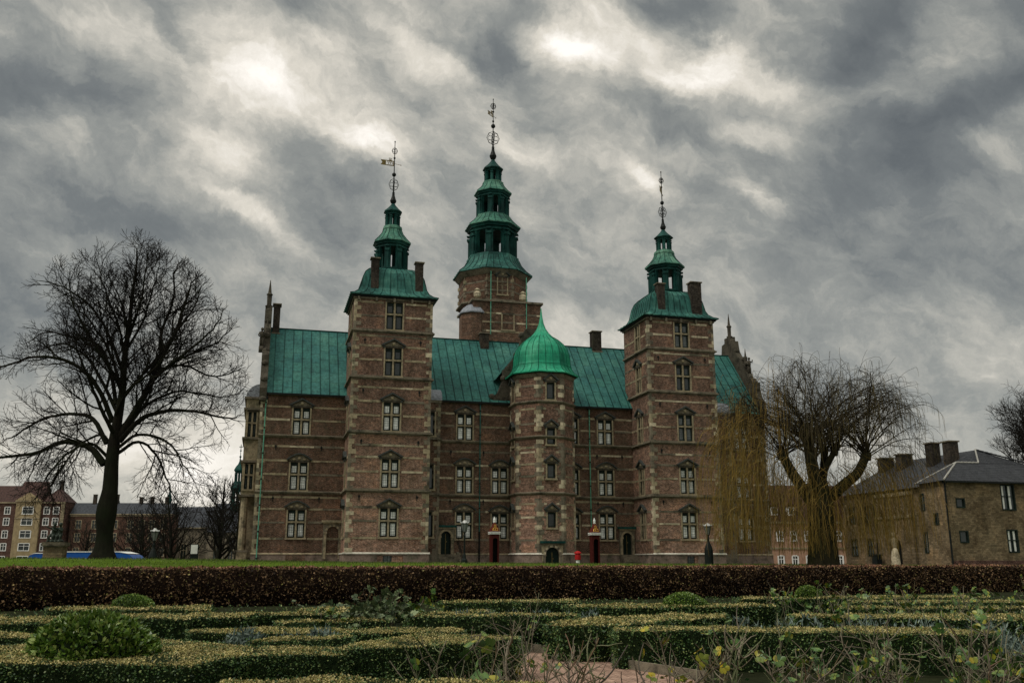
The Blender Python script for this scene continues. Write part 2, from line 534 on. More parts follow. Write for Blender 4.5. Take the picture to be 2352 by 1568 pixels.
# ------------------------------------------------------------------ mesh helpers
class MB:
    def __init__(s):
        s.v, s.f, s.m = [], [], []

    def add(s, vs, fs, m=0):
        o = len(s.v)
        s.v += [tuple(p) for p in vs]
        for f in fs:
            s.f.append([o + i for i in f])
            s.m.append(m)

    def box(s, x0, x1, y0, y1, z0, z1, m=0):
        s.add([(x0, y0, z0), (x1, y0, z0), (x1, y1, z0), (x0, y1, z0), (x0, y0, z1), (x1, y0, z1), (x1, y1, z1), (x0, y1, z1)],
              [(0, 3, 2, 1), (4, 5, 6, 7), (0, 1, 5, 4), (1, 2, 6, 5), (2, 3, 7, 6), (3, 0, 4, 7)], m)

    def bar(s, a, b, w, h, m=0, up=(0, 0, 1)):
        a, b = Vector(a), Vector(b)
        d = (b - a).normalized()
        x = d.cross(Vector(up))
        if x.length < 1e-4:
            x = Vector((1, 0, 0))
        x.normalize()
        y = x.cross(d)
        x *= w / 2
        y *= h / 2
        vs = [p + i * x + j * y for p in (a, b) for i, j in ((-1, -1), (1, -1), (1, 1), (-1, 1))]
        s.add(vs, [(0, 1, 2, 3), (7, 6, 5, 4), (0, 4, 5, 1), (1, 5, 6, 2), (2, 6, 7, 3), (3, 7, 4, 0)], m)

    def prism(s, poly, a0, a1, axis='y', m=0):
        """poly: list of (p,q); axis y: (x,z) extruded in y; x: (y,z) in x; z: (x,y) in z"""
        n = len(poly)
        f = {'y': lambda p, q, t: (p, t, q), 'x': lambda p, q, t: (t, p, q), 'z': lambda p, q, t: (p, q, t)}[axis]
        vs = [f(p, q, a0) for p, q in poly] + [f(p, q, a1) for p, q in poly]
        s.add(vs, [list(range(n))[::-1], list(range(n, 2 * n))] + [(i, (i + 1) % n, n + (i + 1) % n, n + i) for i in range(n)], m)

    def tube(s, pts, rad, n=6, m=0):
        pts = [Vector(p) for p in pts]
        if not hasattr(rad, '__len__'):
            rad = [rad] * len(pts)
        vs = []
        prev = None
        for i, p in enumerate(pts):
            d = (pts[min(i + 1, len(pts) - 1)] - pts[max(i - 1, 0)]).normalized()
            x = d.cross(prev) if prev is not None else d.cross(Vector((0.3, 1, .1)))
            if prev is not None:
                x = (prev - d * prev.dot(d))
            if x.length < 1e-5:
                x = d.cross(Vector((1, .2, 0)))
            x.normalize()
            y = d.cross(x)
            prev = x
            vs += [p + rad[i] * (math.cos(2 * PI * k / n) * x + math.sin(2 * PI * k / n) * y) for k in range(n)]
        fs = [(i * n + k, i * n + (k + 1) % n, (i + 1) * n + (k + 1) % n, (i + 1) * n + k) for i in range(len(pts) - 1) for k in range(n)]
        fs += [list(range(n))[::-1], list(range((len(pts) - 1) * n, len(pts) * n))]
        s.add(vs, fs, m)

    def lathe(s, prof, n=8, ph=PI / 8, c=(0, 0), m=0, sx=1, sy=1):
        vs, fs = [], []
        for r, z in prof:
            vs += [(c[0] + sx * r * math.cos(ph + 2 * PI * k / n), c[1] + sy * r * math.sin(ph + 2 * PI * k / n), z) for k in range(n)]
        for i in range(len(prof) - 1):
            fs += [(i * n + k, i * n + (k + 1) % n, (i + 1) * n + (k + 1) % n, (i + 1) * n + k) for k in range(n)]
        fs += [list(range(n))[::-1], list(range((len(prof) - 1) * n, len(prof) * n))]
        s.add(vs, fs, m)

    def ball(s, c, r, m=0, n=10, k=6, sc_=(1, 1, 1)):
        prof = [(max(1e-3, math.sin(PI * i / k)) , -math.cos(PI * i / k)) for i in range(k + 1)]
        vs, fs = [], []
        for a, z in prof:
            vs += [(c[0] + sc_[0] * r * a * math.cos(2 * PI * j / n), c[1] + sc_[1] * r * a * math.sin(2 * PI * j / n), c[2] + sc_[2] * r * z) for j in range(n)]
        for i in range(k):
            fs += [(i * n + j, i * n + (j + 1) % n, (i + 1) * n + (j + 1) % n, (i + 1) * n + j) for j in range(n)]
        s.add(vs, fs, m)

    def wall(s, p0, ex, width, z0, z1, holes=(), nout=(0, -1, 0), reveal=.24, m=0, mr=None):
        """vertical wall sheet with rectangular openings and their reveals"""
        p0, ex, nout = Vector(p0), Vector(ex), Vector(nout)
        hs = [h for h in holes]
        xs = sorted({0, width, *[h[0] for h in hs], *[h[1] for h in hs]})
        zs = sorted({z0, z1, *[h[2] for h in hs], *[h[3] for h in hs]})
        P = lambda a, z, dep=0: p0 + ex * a + Vector((0, 0, z - p0.z)) - nout * dep
        for i in range(len(xs) - 1):
            for j in range(len(zs) - 1):
                a, z = (xs[i] + xs[i + 1]) / 2, (zs[j] + zs[j + 1]) / 2
                if any(h[0] < a < h[1] and h[2] < z < h[3] for h in hs):
                    continue
                s.add([P(xs[i], zs[j]), P(xs[i + 1], zs[j]), P(xs[i + 1], zs[j + 1]), P(xs[i], zs[j + 1])], [(0, 1, 2, 3)], m)
        for a0, a1, b0, b1 in hs:
            r = m if mr is None else mr
            s.add([P(a0, b0), P(a1, b0), P(a1, b1), P(a0, b1), P(a0, b0, reveal), P(a1, b0, reveal), P(a1, b1, reveal), P(a0, b1, reveal)],
                  [(0, 4, 5, 1), (1, 5, 6, 2), (2, 6, 7, 3), (3, 7, 4, 0)], r)

    def build(s, name, mats, parent=None, loc=None, rz=0, smooth=False):
        me = bpy.data.meshes.new(name)
        me.from_pydata(s.v, [], s.f)
        mats = mats if isinstance(mats, (list, tuple)) else [mats]
        for q in mats:
            me.materials.append(M[q] if isinstance(q, str) else q)
        if len(mats) > 1:
            me.polygons.foreach_set('material_index', s.m)
        if smooth:
            me.polygons.foreach_set('use_smooth', [True] * len(me.polygons))
        me.update()
        return link(name, me, parent, loc, rz)


def link(name, data, parent=None, loc=None, rz=0):
    o = bpy.data.objects.new(name, data)
    COL.objects.link(o)
    if parent:
        o.parent = parent
    if loc:
        o.location = loc
    o.rotation_euler = (0, 0, rz)
    return o


def tag(o, label=None, cat=None, group=None, kind=None):
    for k_, v in (('label', label), ('category', cat), ('group', group), ('kind', kind)):
        if v:
            o[k_] = v
    return o


def thing(name, label, cat, loc=(0, 0, 0), rz=0, group=None):
    return tag(link(name, None, None, loc, rz), label, cat, group)


def copy_tree(o, parent=None, loc=None, rz=None):
    c = o.copy()
    COL.objects.link(c)
    c.parent = parent
    if loc is not None:
        c.location = loc
    if rz is not None:
        c.rotation_euler = (0, 0, rz)
    for ch in list(o.children):
        copy_tree(ch, c)
    return c


def np_mesh(name, verts, faces, mats, parent=None, mi=None, loc=None, smooth=False):
    """verts (n,3) array, faces (m,4) quads"""
    me = bpy.data.meshes.new(name)
    nv, nf = len(verts), len(faces)
    me.vertices.add(nv)
    me.vertices.foreach_set('co', np.asarray(verts, dtype=np.float32).ravel())
    k = faces.shape[1]
    me.loops.add(nf * k)
    me.loops.foreach_set('vertex_index', np.asarray(faces, dtype=np.int32).ravel())
    me.polygons.add(nf)
    me.polygons.foreach_set('loop_start', np.arange(0, nf * k, k, dtype=np.int32))
    for q in mats:
        me.materials.append(M[q] if isinstance(q, str) else q)
    if mi is not None:
        me.polygons.foreach_set('material_index', np.asarray(mi, dtype=np.int32))
    if smooth:
        me.polygons.foreach_set('use_smooth', np.ones(nf, dtype=bool))
    me.update(calc_edges=True)
    me.validate()
    return link(name, me, parent, loc)


class NP:
    """collects numpy quads with material indices"""

    def __init__(s):
        s.V, s.F, s.Mi, s.n = [], [], [], 0

    def add(s, v, f, m=0):
        s.V.append(np.asarray(v, float))
        s.F.append(np.asarray(f, int) + s.n)
        s.Mi.append(np.full(len(f), m))
        s.n += len(v)

    def leaves(s, P, D, length, width, m=0, up=None):
        """diamond leaves at P along directions D"""
        n = len(P)
        D = D / (np.linalg.norm(D, axis=1, keepdims=True) + 1e-9)
        r = rng.normal(size=(n, 3))
        W = np.cross(D, r)
        W /= (np.linalg.norm(W, axis=1, keepdims=True) + 1e-9)
        L = (length * rng.uniform(.7, 1.3, n))[:, None]
        Wd = (width * rng.uniform(.7, 1.3, n))[:, None]
        v = np.stack([P, P + D * L * .5 + W * Wd * .5, P + D * L, P + D * L * .5 - W * Wd * .5], 1).reshape(-1, 3)
        s.add(v, np.arange(n * 4).reshape(n, 4), m)

    def mb(s, mb, m=0):
        """quads / tris / ngons of an MB, fanned into quads"""
        f = []
        for q in mb.f:
            if len(q) == 4:
                f.append(q)
            else:
                for a, b_, c in tessellate_polygon([[Vector(mb.v[i]) for i in q]]):
                    f.append([q[a], q[b_], q[c], q[c]])
        if f:
            s.add(mb.v, f, m)

    def tubes(s, polys, m=0):
        """polys: list of (pts(k,3), radii(k), n)"""
        for pts, rad, n in polys:
            pts = np.asarray(pts, float)
            k = len(pts)
            d = np.gradient(pts, axis=0)
            d /= (np.linalg.norm(d, axis=1, keepdims=True) + 1e-9)
            ref = np.array([.31, .27, .91]) if abs(d[0][2]) < .8 else np.array([.91, .31, .27])
            x = np.cross(d, ref)
            x /= (np.linalg.norm(x, axis=1, keepdims=True) + 1e-9)
            y = np.cross(d, x)
            a = 2 * PI * np.arange(n) / n
            ring = pts[:, None] + np.asarray(rad)[:, None, None] * (np.cos(a)[None, :, None] * x[:, None] + np.sin(a)[None, :, None] * y[:, None])
            i = np.arange(k - 1)[:, None] * n
            j = np.arange(n)[None]
            j2 = (j + 1) % n
            f = np.stack([i + j, i + j2, i + n + j2, i + n + j], -1).reshape(-1, 4)
            s.add(ring.reshape(-1, 3), f, m)

    def build(s, name, mats, parent=None, loc=None, smooth=False):
        V, F, Mi = np.concatenate(s.V), np.concatenate(s.F), np.concatenate(s.Mi)
        tri = F[:, 2] == F[:, 3]
        if tri.any():   # degenerate quads -> keep as tris through from_pydata
            me = bpy.data.meshes.new(name)
            me.from_pydata(V.tolist(), [], [f[:3].tolist() if t else f.tolist() for f, t in zip(F, tri)])
            for q in mats:
                me.materials.append(M[q] if isinstance(q, str) else q)
            me.polygons.foreach_set('material_index', Mi.astype(np.int32))
            if smooth:
                me.polygons.foreach_set('use_smooth', [True] * len(me.polygons))
            return link(name, me, parent, loc)
        return np_mesh(name, V, F, mats, parent, Mi, loc, smooth)


# ------------------------------------------------------------------ ground
AL = R(14.9)
CO = Vector((-19.982, 76.0, 0))
EU = Vector((math.cos(AL), math.sin(AL), 0))
EN = Vector((math.sin(AL), -math.cos(AL), 0))


def CW(u, d, z=0.0):
    return CO + EU * u + EN * d + Vector((0, 0, z))


HA, HB = np.array([-18.03, 33.81]), np.array([29.78, 55.6])   # foot line of the beech hedge
HD = (HB - HA) / np.linalg.norm(HB - HA)
HN = np.array([-HD[1], HD[0]])


def smooth01(t):
    t = np.clip(t, 0, 1)
    return t * t * (3 - 2 * t)


def ground_z(x, y):
    x, y = np.asarray(x, float), np.asarray(y, float)
    s = (x - HA[0]) * HN[0] + (y - HA[1]) * HN[1]          # metres beyond the hedge foot
    crest = np.interp(x, [-60, -28, -20, -14.2, -8.9, 9, 30, 60], [1.83, 1.84, 1.82, 1.67, 1.60, 1.50, 1.45, 1.4])
    rise = 1.22 * smooth01((s - .9) / 1.2) + (crest - 1.22) * smooth01((s - 2) / 14)
    d = (x - CO.x) * EN.x + (y - CO.y) * EN.y               # towards the viewer from the castle front
    u = (x - CO.x) * EU.x + (y - CO.y) * EU.y
    back = smooth01((13 - d) / 10)                           # sinks slightly to the castle yard
    z = np.where(s > .9, rise - (rise - 1.3) * back * (s > 8), 0.0)
    street = smooth01((-u - 3) / 8) * smooth01((66 - 0 - 58 + (y - 62)) / 14)
    z = z - (z + .6) * street * (s > 14)
    return z


def sheet(name, xs, ys, mat, dz=0.0, mask=None, kind='structure'):
    X, Y = np.meshgrid(xs, ys)
    Z = ground_z(X, Y) + dz
    V = np.stack([X, Y, Z], -1).reshape(-1, 3)
    nx, ny = len(xs), len(ys)
    i = (np.arange(ny - 1)[:, None] * nx + np.arange(nx - 1)[None]).ravel()
    F = np.stack([i, i + 1, i + nx + 1, i + nx], 1)
    if mask is not None:
        c = V[F].mean(1)
        F = F[mask(c[:, 0], c[:, 1])]
    o = np_mesh(name, V, F, [mat], smooth=True)
    return tag(o, kind=kind)


gx = np.concatenate([np.linspace(-900, -80, 14), np.linspace(-78, 78, 157), np.linspace(80, 900, 14)])
gy = np.concatenate([np.linspace(-60, -4, 8), np.linspace(-3, 130, 267), np.linspace(135, 1200, 20)])
sheet('ground', gx, gy, 'gravel', -.012)


def s_of(x, y):
    return (x - HA[0]) * HN[0] + (y - HA[1]) * HN[1]


def d_of(x, y):
    return (x - CO.x) * EN.x + (y - CO.y) * EN.y


def u_of(x, y):
    return (x - CO.x) * EU.x + (y - CO.y) * EU.y


sheet('garden_soil', np.linspace(-45, 60, 106), np.linspace(1, 62, 123), 'soil', 0.0, lambda x, y: s_of(x, y) < .6)
sheet('lawn', np.linspace(-75, 60, 271), np.linspace(20, 90, 141), 'grass', .015,
      lambda x, y: (s_of(x, y) > .6) & ((d_of(x, y) > 7) | ((u_of(x, y) < -4) & (y < 70))))
pm = MB()
pm.prism([(-.3, 6), (2.6, 6), (2.75, 14.2), (1.7, 16.1), (1.75, 17.3), (0.35, 18.6), (-.6, 17.2), (-.25, 12)], .004, .012, 'z')
tag(pm.build('brick_path', 'path'), kind='structure')

# grass blades along the lawn (one carpet)
n = 26000
x = rng.uniform(-34, 26, n)
y = rng.uniform(34, 72, n)
k_ = (s_of(x, y) > 2.0) & (d_of(x, y) > 7.5)
x, y = x[k_], y[k_]
g = NP()
P = np.stack([x, y, ground_z(x, y)], 1)
D = np.stack([rng.normal(0, .35, len(x)), rng.normal(0, .35, len(x)), np.ones(len(x))], 1)
g.leaves(P, D, .11, .035, 0)
M['blade'] = mat_leaf('grass_blade', [(0, (.04, .075, .008)), (.6, (.085, .13, .014)), (1, (.15, .17, .03))], .6)
tag(g.build('lawn_grass', ['blade']), 'short green grass tufts growing over the rising lawn', 'grass', kind='stuff')
# ------------------------------------------------------------------ the castle (local x along the front, y into depth, z up)
castle = thing('castle', 'brick renaissance castle with green copper roofs and three spired towers', 'castle', CO, AL)
GZ = .9                      # foot of the walls
FL = (2.35, 7.25, 11.87)     # plinth top and storey cornices
EAVE, RIDGE, DEEP = 15.42, 22.28, 11.0
U0, U1 = -.9, 45.6
TD, TB = 4.3, 1.3            # tower front / back (y = -4.3 .. 1.3)
TL, TR = (6.1, 12.6), (32.05, 38.5)
OCX, OCY, OA = 23.0, -1.5, 2.6


def band_boxes(parent, x0, x1, y, zs, holes=(), h=.17, proud=.02):
    """light stone courses on a front-facing wall, broken at the openings; each run of stones is one part"""
    for z in zs:
        cuts = sorted([(a - .26, b + .26) for a, b, c, d in holes if c - .3 < z < d + .75])
        a = x0
        for c0, c1 in cuts + [(x1, x1)]:
            if c0 > a + .05:
                mb = MB()
                t = a
                while t < c0 - .02:          # stones of uneven length and colour
                    e = min(c0, t + random.uniform(.8, 2.4))
                    mb.box(t, e, y - proud - random.uniform(0, .008), y + .05, z, z + h + random.uniform(-.03, .02), random.choice((0, 0, 0, 1, 1, 2)))
                    t = e
                mb.build('stone_band', STN, parent)
            a = max(a, c1)


def quoins(mb, x, y, z0, z1, sx, m=(0, 1, 1, 2), side=None):
    """alternating long and short corner stones; sx = +1 when the wall runs to +x from the corner"""
    z = z0
    k = 0
    while z < z1 - .15:
        h = min(random.uniform(.3, .42), z1 - z)
        w = (.5, .2)[k % 2] * random.uniform(.8, 1.2)
        w2 = (.2, .42)[k % 2]
        mm = random.choice((0, 2, 2, 0, 1) if z < 7 and len(m) > 4 else (1, 1, 1, 0, 0, 2) if len(m) > 4 else m)
        p = .025
        if sx > 0:
            mb.box(x - p, x + w, y - p, y + w2, z, z + h - .012, mm)
        else:
            mb.box(x - w, x + p, y - p, y + w2, z, z + h - .012, mm)
        z += h
        k += 1


STN = ['stone', 'stone_dark', 'stone_pale']
WPROTO = {}


def window(x, y, z, w=1.36, h=2.25, ped='tri', glass='glass_white', rz=0.0, parent=castle, single=False, dark=False):
    key = (w, h, ped, glass, single)
    if key not in WPROTO:
        f = MB()
        j = .12
        f.box(-w / 2 - j, -w / 2, -.06, .1, -.02, h + .02, 0)
        f.box(w / 2, w / 2 + j, -.06, .1, -.02, h + .02, 0)
        f.box(-w / 2 - j - .05, w / 2 + j + .05, -.12, .12, -.16, -.02, 0)
        f.box(-w / 2 - j + .02, w / 2 + j - .02, -.05, .12, h + .02, h + .16, 3)  # dark lintel strip, painted as the shadow gap under the pediment
        if not single:
            f.box(-.075, .075, .0, .16, 0, h, 0)
            f.box(-w / 2, -.075, .0, .16, h * .53, h * .53 + .14, 0)
            f.box(.075, w / 2, .0, .16, h * .53, h * .53 + .14, 0)
        W = w / 2 + j + .2
        t = h + .16
        if ped == 'tri':
            f.prism([(-W + .12, t), (W - .12, t), (0, t + .48)], -.07, .05, 'y', 1)
            f.bar((-W, -.1, t + .04), (0.04, -.1, t + .6), .34, .12, 2)
            f.bar((W, -.102, t + .04), (-.04, -.102, t + .6), .34, .12, 2)
            f.ball((0, -.1, t + .2), .13, 0, 8, 5, (1.2, .6, 1))
            for sgn in (-1, 1):
                f.box(sgn * (W - .2) - .08, sgn * (W - .2) + .08, -.16, .02, t - .14, t + .02, 2)
        elif ped == 'arch':
            pts = [(-W, t + .0), (-W * .72, t + .22), (-W * .36, t + .42), (0, t + .5), (W * .36, t + .42), (W * .72, t + .22), (W, t)]
            f.prism([(p[0] * .9, p[1]) for p in pts], -.07, .05, 'y', 1)
            for a, b in zip(pts, pts[1:]):
                f.bar((a[0] - .02, -.1, a[1] + .05), (b[0] + .02, -.1, b[1] + .05), .34, .11, 2)
            f.ball((0, -.1, t + .18), .12, 0, 8, 5, (1.3, .6, 1))
            f.ball((-.42, -.09, t + .1), .1, 0, 8, 5, (1.3, .6, 1))
            f.ball((.42, -.09, t + .1), .1, 0, 8, 5, (1.3, .6, 1))
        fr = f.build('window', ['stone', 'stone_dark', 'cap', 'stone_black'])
        g = MB()
        cells = [(-w / 2, w / 2, 0, h)] if single else [(-w / 2, -.075, 0, h * .53), (.075, w / 2, 0, h * .53), (-w / 2, -.075, h * .53 + .14, h), (.075, w / 2, h * .53 + .14, h)]
        for a, b, c, d in cells:
            e = .115
            if d > h - .01:  # dark board added as the shadow beneath the lintel
                g.box(a + e, b - e, .11, .2, d - .26 if h > 1.9 else d - .16, d - e, 0)
            g.box(a, a + e, .11, .2, c, d, 0)
            g.box(b - e, b, .11, .2, c, d, 0)
            g.box(a + e, b - e, .11, .2, c, c + e, 0)
            g.box(a + e, b - e, .11, .2, d - e, d, 0)
            g.add([(a + e, .17, c + e), (b - e, .17, c + e), (b - e, .17, d - e), (a + e, .17, d - e)], [(0, 1, 2, 3)], 1)
        g.build('pane', ['dark_wood', glass], fr)
        fr.parent = parent
        fr.location = (x, y, z)
        fr.rotation_euler = (0, 0, rz)
        WPROTO[key] = fr
        return fr
    return copy_tree(WPROTO[key], parent, (x, y, z), rz)


# ---- main range: front wall
HS = []
WIN = []
for uc in (2.45, 16.42, 29.42):
    for z, h, p in ((3.6, 2.2, 'arch'), (7.42, 2.25, 'arch'), (11.98, 2.25, 'tri')):
        WIN.append((uc, z, h, p))
for uc in (19.55, 26.12):
    for z, h, p in ((3.6, 2.1, 'arch'), (7.42, 2.2, 'arch'), (11.98, 2.25, 'tri')):
        if uc < 20 and z > 11:
            continue
        WIN.append((uc, z, h, p))
for uc in (43.1,):
    for z, h, p in ((3.6, 2.2, 'arch'), (7.42, 2.25, 'arch'), (11.98, 2.25, 'tri')):
        WIN.append((uc, z, h, p))
for uc, z, h, p in WIN:
    HS.append((uc - .68, uc + .68, z, z + h))
DOORS = [(14.86, .84, 2.3, 4.2), (31.25, .84, 2.3, 4.2)]      # centre, width, sill, crown
for uc, w, z0, z1 in DOORS:
    HS.append((uc - w / 2 - .06, uc + w / 2 + .06, z0, z1 + .04))
mb = MB()
mb.wall((U0, 0, GZ), (1, 0, 0), U1 - U0, GZ, EAVE, [(a - U0, b - U0, c, d) for a, b, c, d in HS])
mb.add([(U0, 0, GZ), (U0, DEEP, GZ), (U0, DEEP, EAVE), (U0, 0, EAVE)], [(0, 3, 2, 1)])
mb.add([(U1, 0, GZ), (U1, DEEP, GZ), (U1, DEEP, EAVE), (U1, 0, EAVE)], [(0, 1, 2, 3)])
mb.add([(U0, DEEP, GZ), (U1, DEEP, GZ), (U1, DEEP, EAVE), (U0, DEEP, EAVE)], [(0, 3, 2, 1)])
mb.build('main_wall', 'brick', castle)
for uc, z, h, p in WIN:
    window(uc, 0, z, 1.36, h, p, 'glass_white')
ZB = (3.42, 4.72, 5.78, 6.75, 8.6, 9.72, 10.9, 13.1, 14.2)
for a, b in ((U0 + .5, 6.1), (14.0, 20.6), (25.4, 32.05), (41.3, U1 - .4)):
    band_boxes(castle, a, b, 0, ZB, HS)
mb = MB()
quoins(mb, U0, 0, FL[0], EAVE, 1)
mb.build('corner_stone', STN, castle)
mb = MB()
quoins(mb, U1, 0, FL[0], EAVE, -1)
mb.build('corner_stone', STN, castle)
for a, b in ((U0 - .05, 6.1), (12.6, 20.6), (25.4, 32.05), (38.5, U1 + .05)):
    for z in FL[1:]:
        mb = MB()
        mb.prism([(0.02, z - .2), (-.1, z - .16), (-.2, z - .04), (-.2, z + .02), (0.02, z + .1)], a, b, 'x', 0)
        mb.build('cornice', 'stone_dark', castle)
    mb = MB()
    mb.box(a, b, -.1, .1, EAVE - .2, EAVE - .02, 0)
    mb.build('cornice', 'stone_dark', castle)
for a, b in ((U0 - .08, 6.1), (12.6, 14.3), (15.4, 20.6), (25.4, 30.7), (31.8, 32.05), (38.5, U1 + .08)):
    mb = MB()
    t = a
    while t < b - .01:
        e = min(b, t + random.uniform(.9, 1.9))
        mb.box(t, e, -.09 - random.uniform(0, .012), .05, GZ, FL[0] - .1, 0)
        t = e
    mb.prism([(0.02, FL[0] - .1), (-.14, FL[0] - .1), (-.14, FL[0] - .04), (0.02, FL[0] + .05)], a, b, 'x', 1)
    mb.build('plinth', ['plinth', 'stone'], castle)

# ---- main roof with standing seams
mb = MB()
hd = DEEP / 2
mb.prism([(-.28, EAVE - .02), (hd, RIDGE), (DEEP + .28, EAVE - .02), (DEEP + .28, EAVE - .14), (hd, RIDGE - .16), (-.28, EAVE - .14)], U0 + .42, U1 - .42, 'x', 0)
x = U0 + .9
while x < U1 - .6:
    mb.bar((x, -.27, EAVE + .0), (x, hd, RIDGE + .0), .06, .08, 1, (0, -1, 1))
    x += .775
mb.bar((U0 + .4, hd, RIDGE), (U1 - .4, hd, RIDGE), .16, .12, 1)
mb.box(U0 + .4, U1 - .4, -.34, -.29, EAVE - .2, EAVE - .05, 2)
roof = mb.build('main_roof', ['copper', 'copper_dark', 'iron'], castle)


def chimney(x0, x1, y0, y1, z0, z1, name='chimney', mat='chimney'):
    c = MB()
    c.box(x0, x1, y0, y1, z0, z1 - .1, 0)
    c.box(x0 - .09, x1 + .09, y0 - .09, y1 + .09, z1 - .1, z1, 1)
    c.box(x0 - .06, x1 + .06, y0 - .06, y1 + .06, z0 + .15, z0 + .3, 1)
    return c.build(name, [mat, 'stone_dark'], castle)


chimney(18.85, 19.65, 4.7, 5.5, 20.8, 22.95)
chimney(30.3, 31.2, 5.1, 6.0, 21.6, 23.95)
chimney(-.35, .25, 5.0, 6.0, 21.5, 24.5)

# ---- end gables (parapets with scrolls and pinnacles)
def gable(x0, x1, name):
    prof = [(-.3, EAVE - .6), (-.45, EAVE + .3), (-.2, EAVE + 1.1), (.25, EAVE + 1.7), (.55, EAVE + 2.6), (.5, EAVE + 3.2), (1.0, EAVE + 3.3), (1.15, EAVE + 3.7),
            (1.7, EAVE + 3.9), (2.15, EAVE + 4.6), (2.2, EAVE + 5.4), (2.7, EAVE + 5.5), (2.85, EAVE + 6.0), (3.5, EAVE + 6.3), (4.1, EAVE + 7.1),
            (4.3, EAVE + 8.2), (4.9, EAVE + 8.3), (4.9, EAVE + 8.8)]
    full = prof + [(DEEP - a, b) for a, b in reversed(prof)]
    g = MB()
    g.prism(full, x0, x1, 'x', 0)
    for a, b in prof[::2]:
        g.ball(((x0 + x1) / 2, a, b), .26, 0, 8, 5, (1.25, .9, 1))
    o = g.build(name, 'stone_black', castle)
    p = MB()
    c = ((x0 + x1) / 2, hd)
    p = MB()
    p.lathe([(.32, EAVE + 8.8), (.34, EAVE + 8.95), (.2, EAVE + 9.0), (.22, EAVE + 9.9), (.3, EAVE + 10.0), (.16, EAVE + 10.15), (.02, EAVE + 11.4)], 6, 0, c)
    p.build('pinnacle', 'stone_black', o)
    for dy, zz in ((-3.0, 5.5), (3.0, 5.5)):
        p = MB()
        p.lathe([(.2, EAVE + zz), (.22, EAVE + zz + .6), (.12, EAVE + zz + .7), (.02, EAVE + zz + 1.5)], 6, 0, (c[0], hd + dy))
        p.build('pinnacle', 'stone_black', o)
    return o


gable(U0 - .18, U0 + .42, 'gable')
gR = gable(U1 - .42, U1 + .18, 'gable')
# small figure standing on each gable shoulder
for xx in (U1 - .1, U0 - .3):
    f = MB()
    yb, zb = 1.9, EAVE + 4.3
    f.box(xx - .2, xx + .2, yb - .2, yb + .2, zb - .5, zb)
    f.tube([(xx - .08, yb, zb), (xx - .09, yb, zb + .45), (xx - .05, yb, zb + .8)], [.09, .1, .12], 6)
    f.tube([(xx + .1, yb - .05, zb), (xx + .09, yb - .03, zb + .45), (xx + .04, yb, zb + .8)], [.09, .1, .12], 6)
    f.tube([(xx, yb, zb + .75), (xx, yb, zb + 1.1), (xx, yb, zb + 1.32), (xx, yb, zb + 1.4)], [.15, .19, .15, .06], 8)
    f.tube([(xx - .17, yb, zb + 1.28), (xx - .27, yb - .1, zb + 1.0), (xx - .2, yb - .22, zb + .85)], [.07, .06, .05], 6)
    f.tube([(xx + .17, yb, zb + 1.28), (xx + .3, yb - .05, zb + 1.15), (xx + .36, yb - .05, zb + 1.45)], [.07, .06, .05], 6)
    f.ball((xx + .02, yb, zb + 1.55), .13, 0, 8, 6, (1, 1, 1.15))
    f.build('gable_figure', 'stone_black', castle, smooth=True)

# ---- central dormer gable behind the stair tower
mb = MB()
gc = 22.6
pr = [(-3.6, EAVE - .3), (-3.75, EAVE + .5), (-3.2, EAVE + .9), (-2.7, EAVE + 2.2), (-2.75, EAVE + 3.0), (-2.3, EAVE + 3.1), (-2.2, EAVE + 3.6), (-1.5, EAVE + 4.4), (-1.2, EAVE + 5.2), (-1.0, EAVE + 6.3), (-.6, EAVE + 6.9)]
mb.prism([(gc + a, b) for a, b in pr] + [(gc - a, b) for a, b in reversed(pr)], -.12, .5, 'y', 0)
for a, b in pr[1::2]:
    mb.ball((gc + a, .1, b), .3, 0, 8, 5)
    mb.ball((gc - a, .1, b), .3, 0, 8, 5)
mb.prism([(gc - 3.3, EAVE + 2.2), (gc - 3.1, EAVE + 2.5), (gc, EAVE + 6.5), (gc + 3.1, EAVE + 2.5), (gc + 3.3, EAVE + 2.2), (gc, EAVE + 6.2)], .5, 5.2, 'y', 1)
mb.prism([(gc - 2.6, EAVE), (gc + 2.6, EAVE), (gc + 2.6, EAVE + 2.8), (gc, EAVE + 6.1), (gc - 2.6, EAVE + 2.8)], .5, 4.6, 'y', 0)
mb.build('dormer_gable', ['stone_black', 'copper'], castle)


# ---- corner towers
TZ = (7.25, 11.87, 16.35, 20.25)
TOP = 23.2
SIDEW = ((3.6, 2.2, 'tri'), (7.42, 2.25, 'tri'), (11.98, 2.3, 'tri'), (16.5, 2.3, 'tri'), (20.4, 2.3, None))


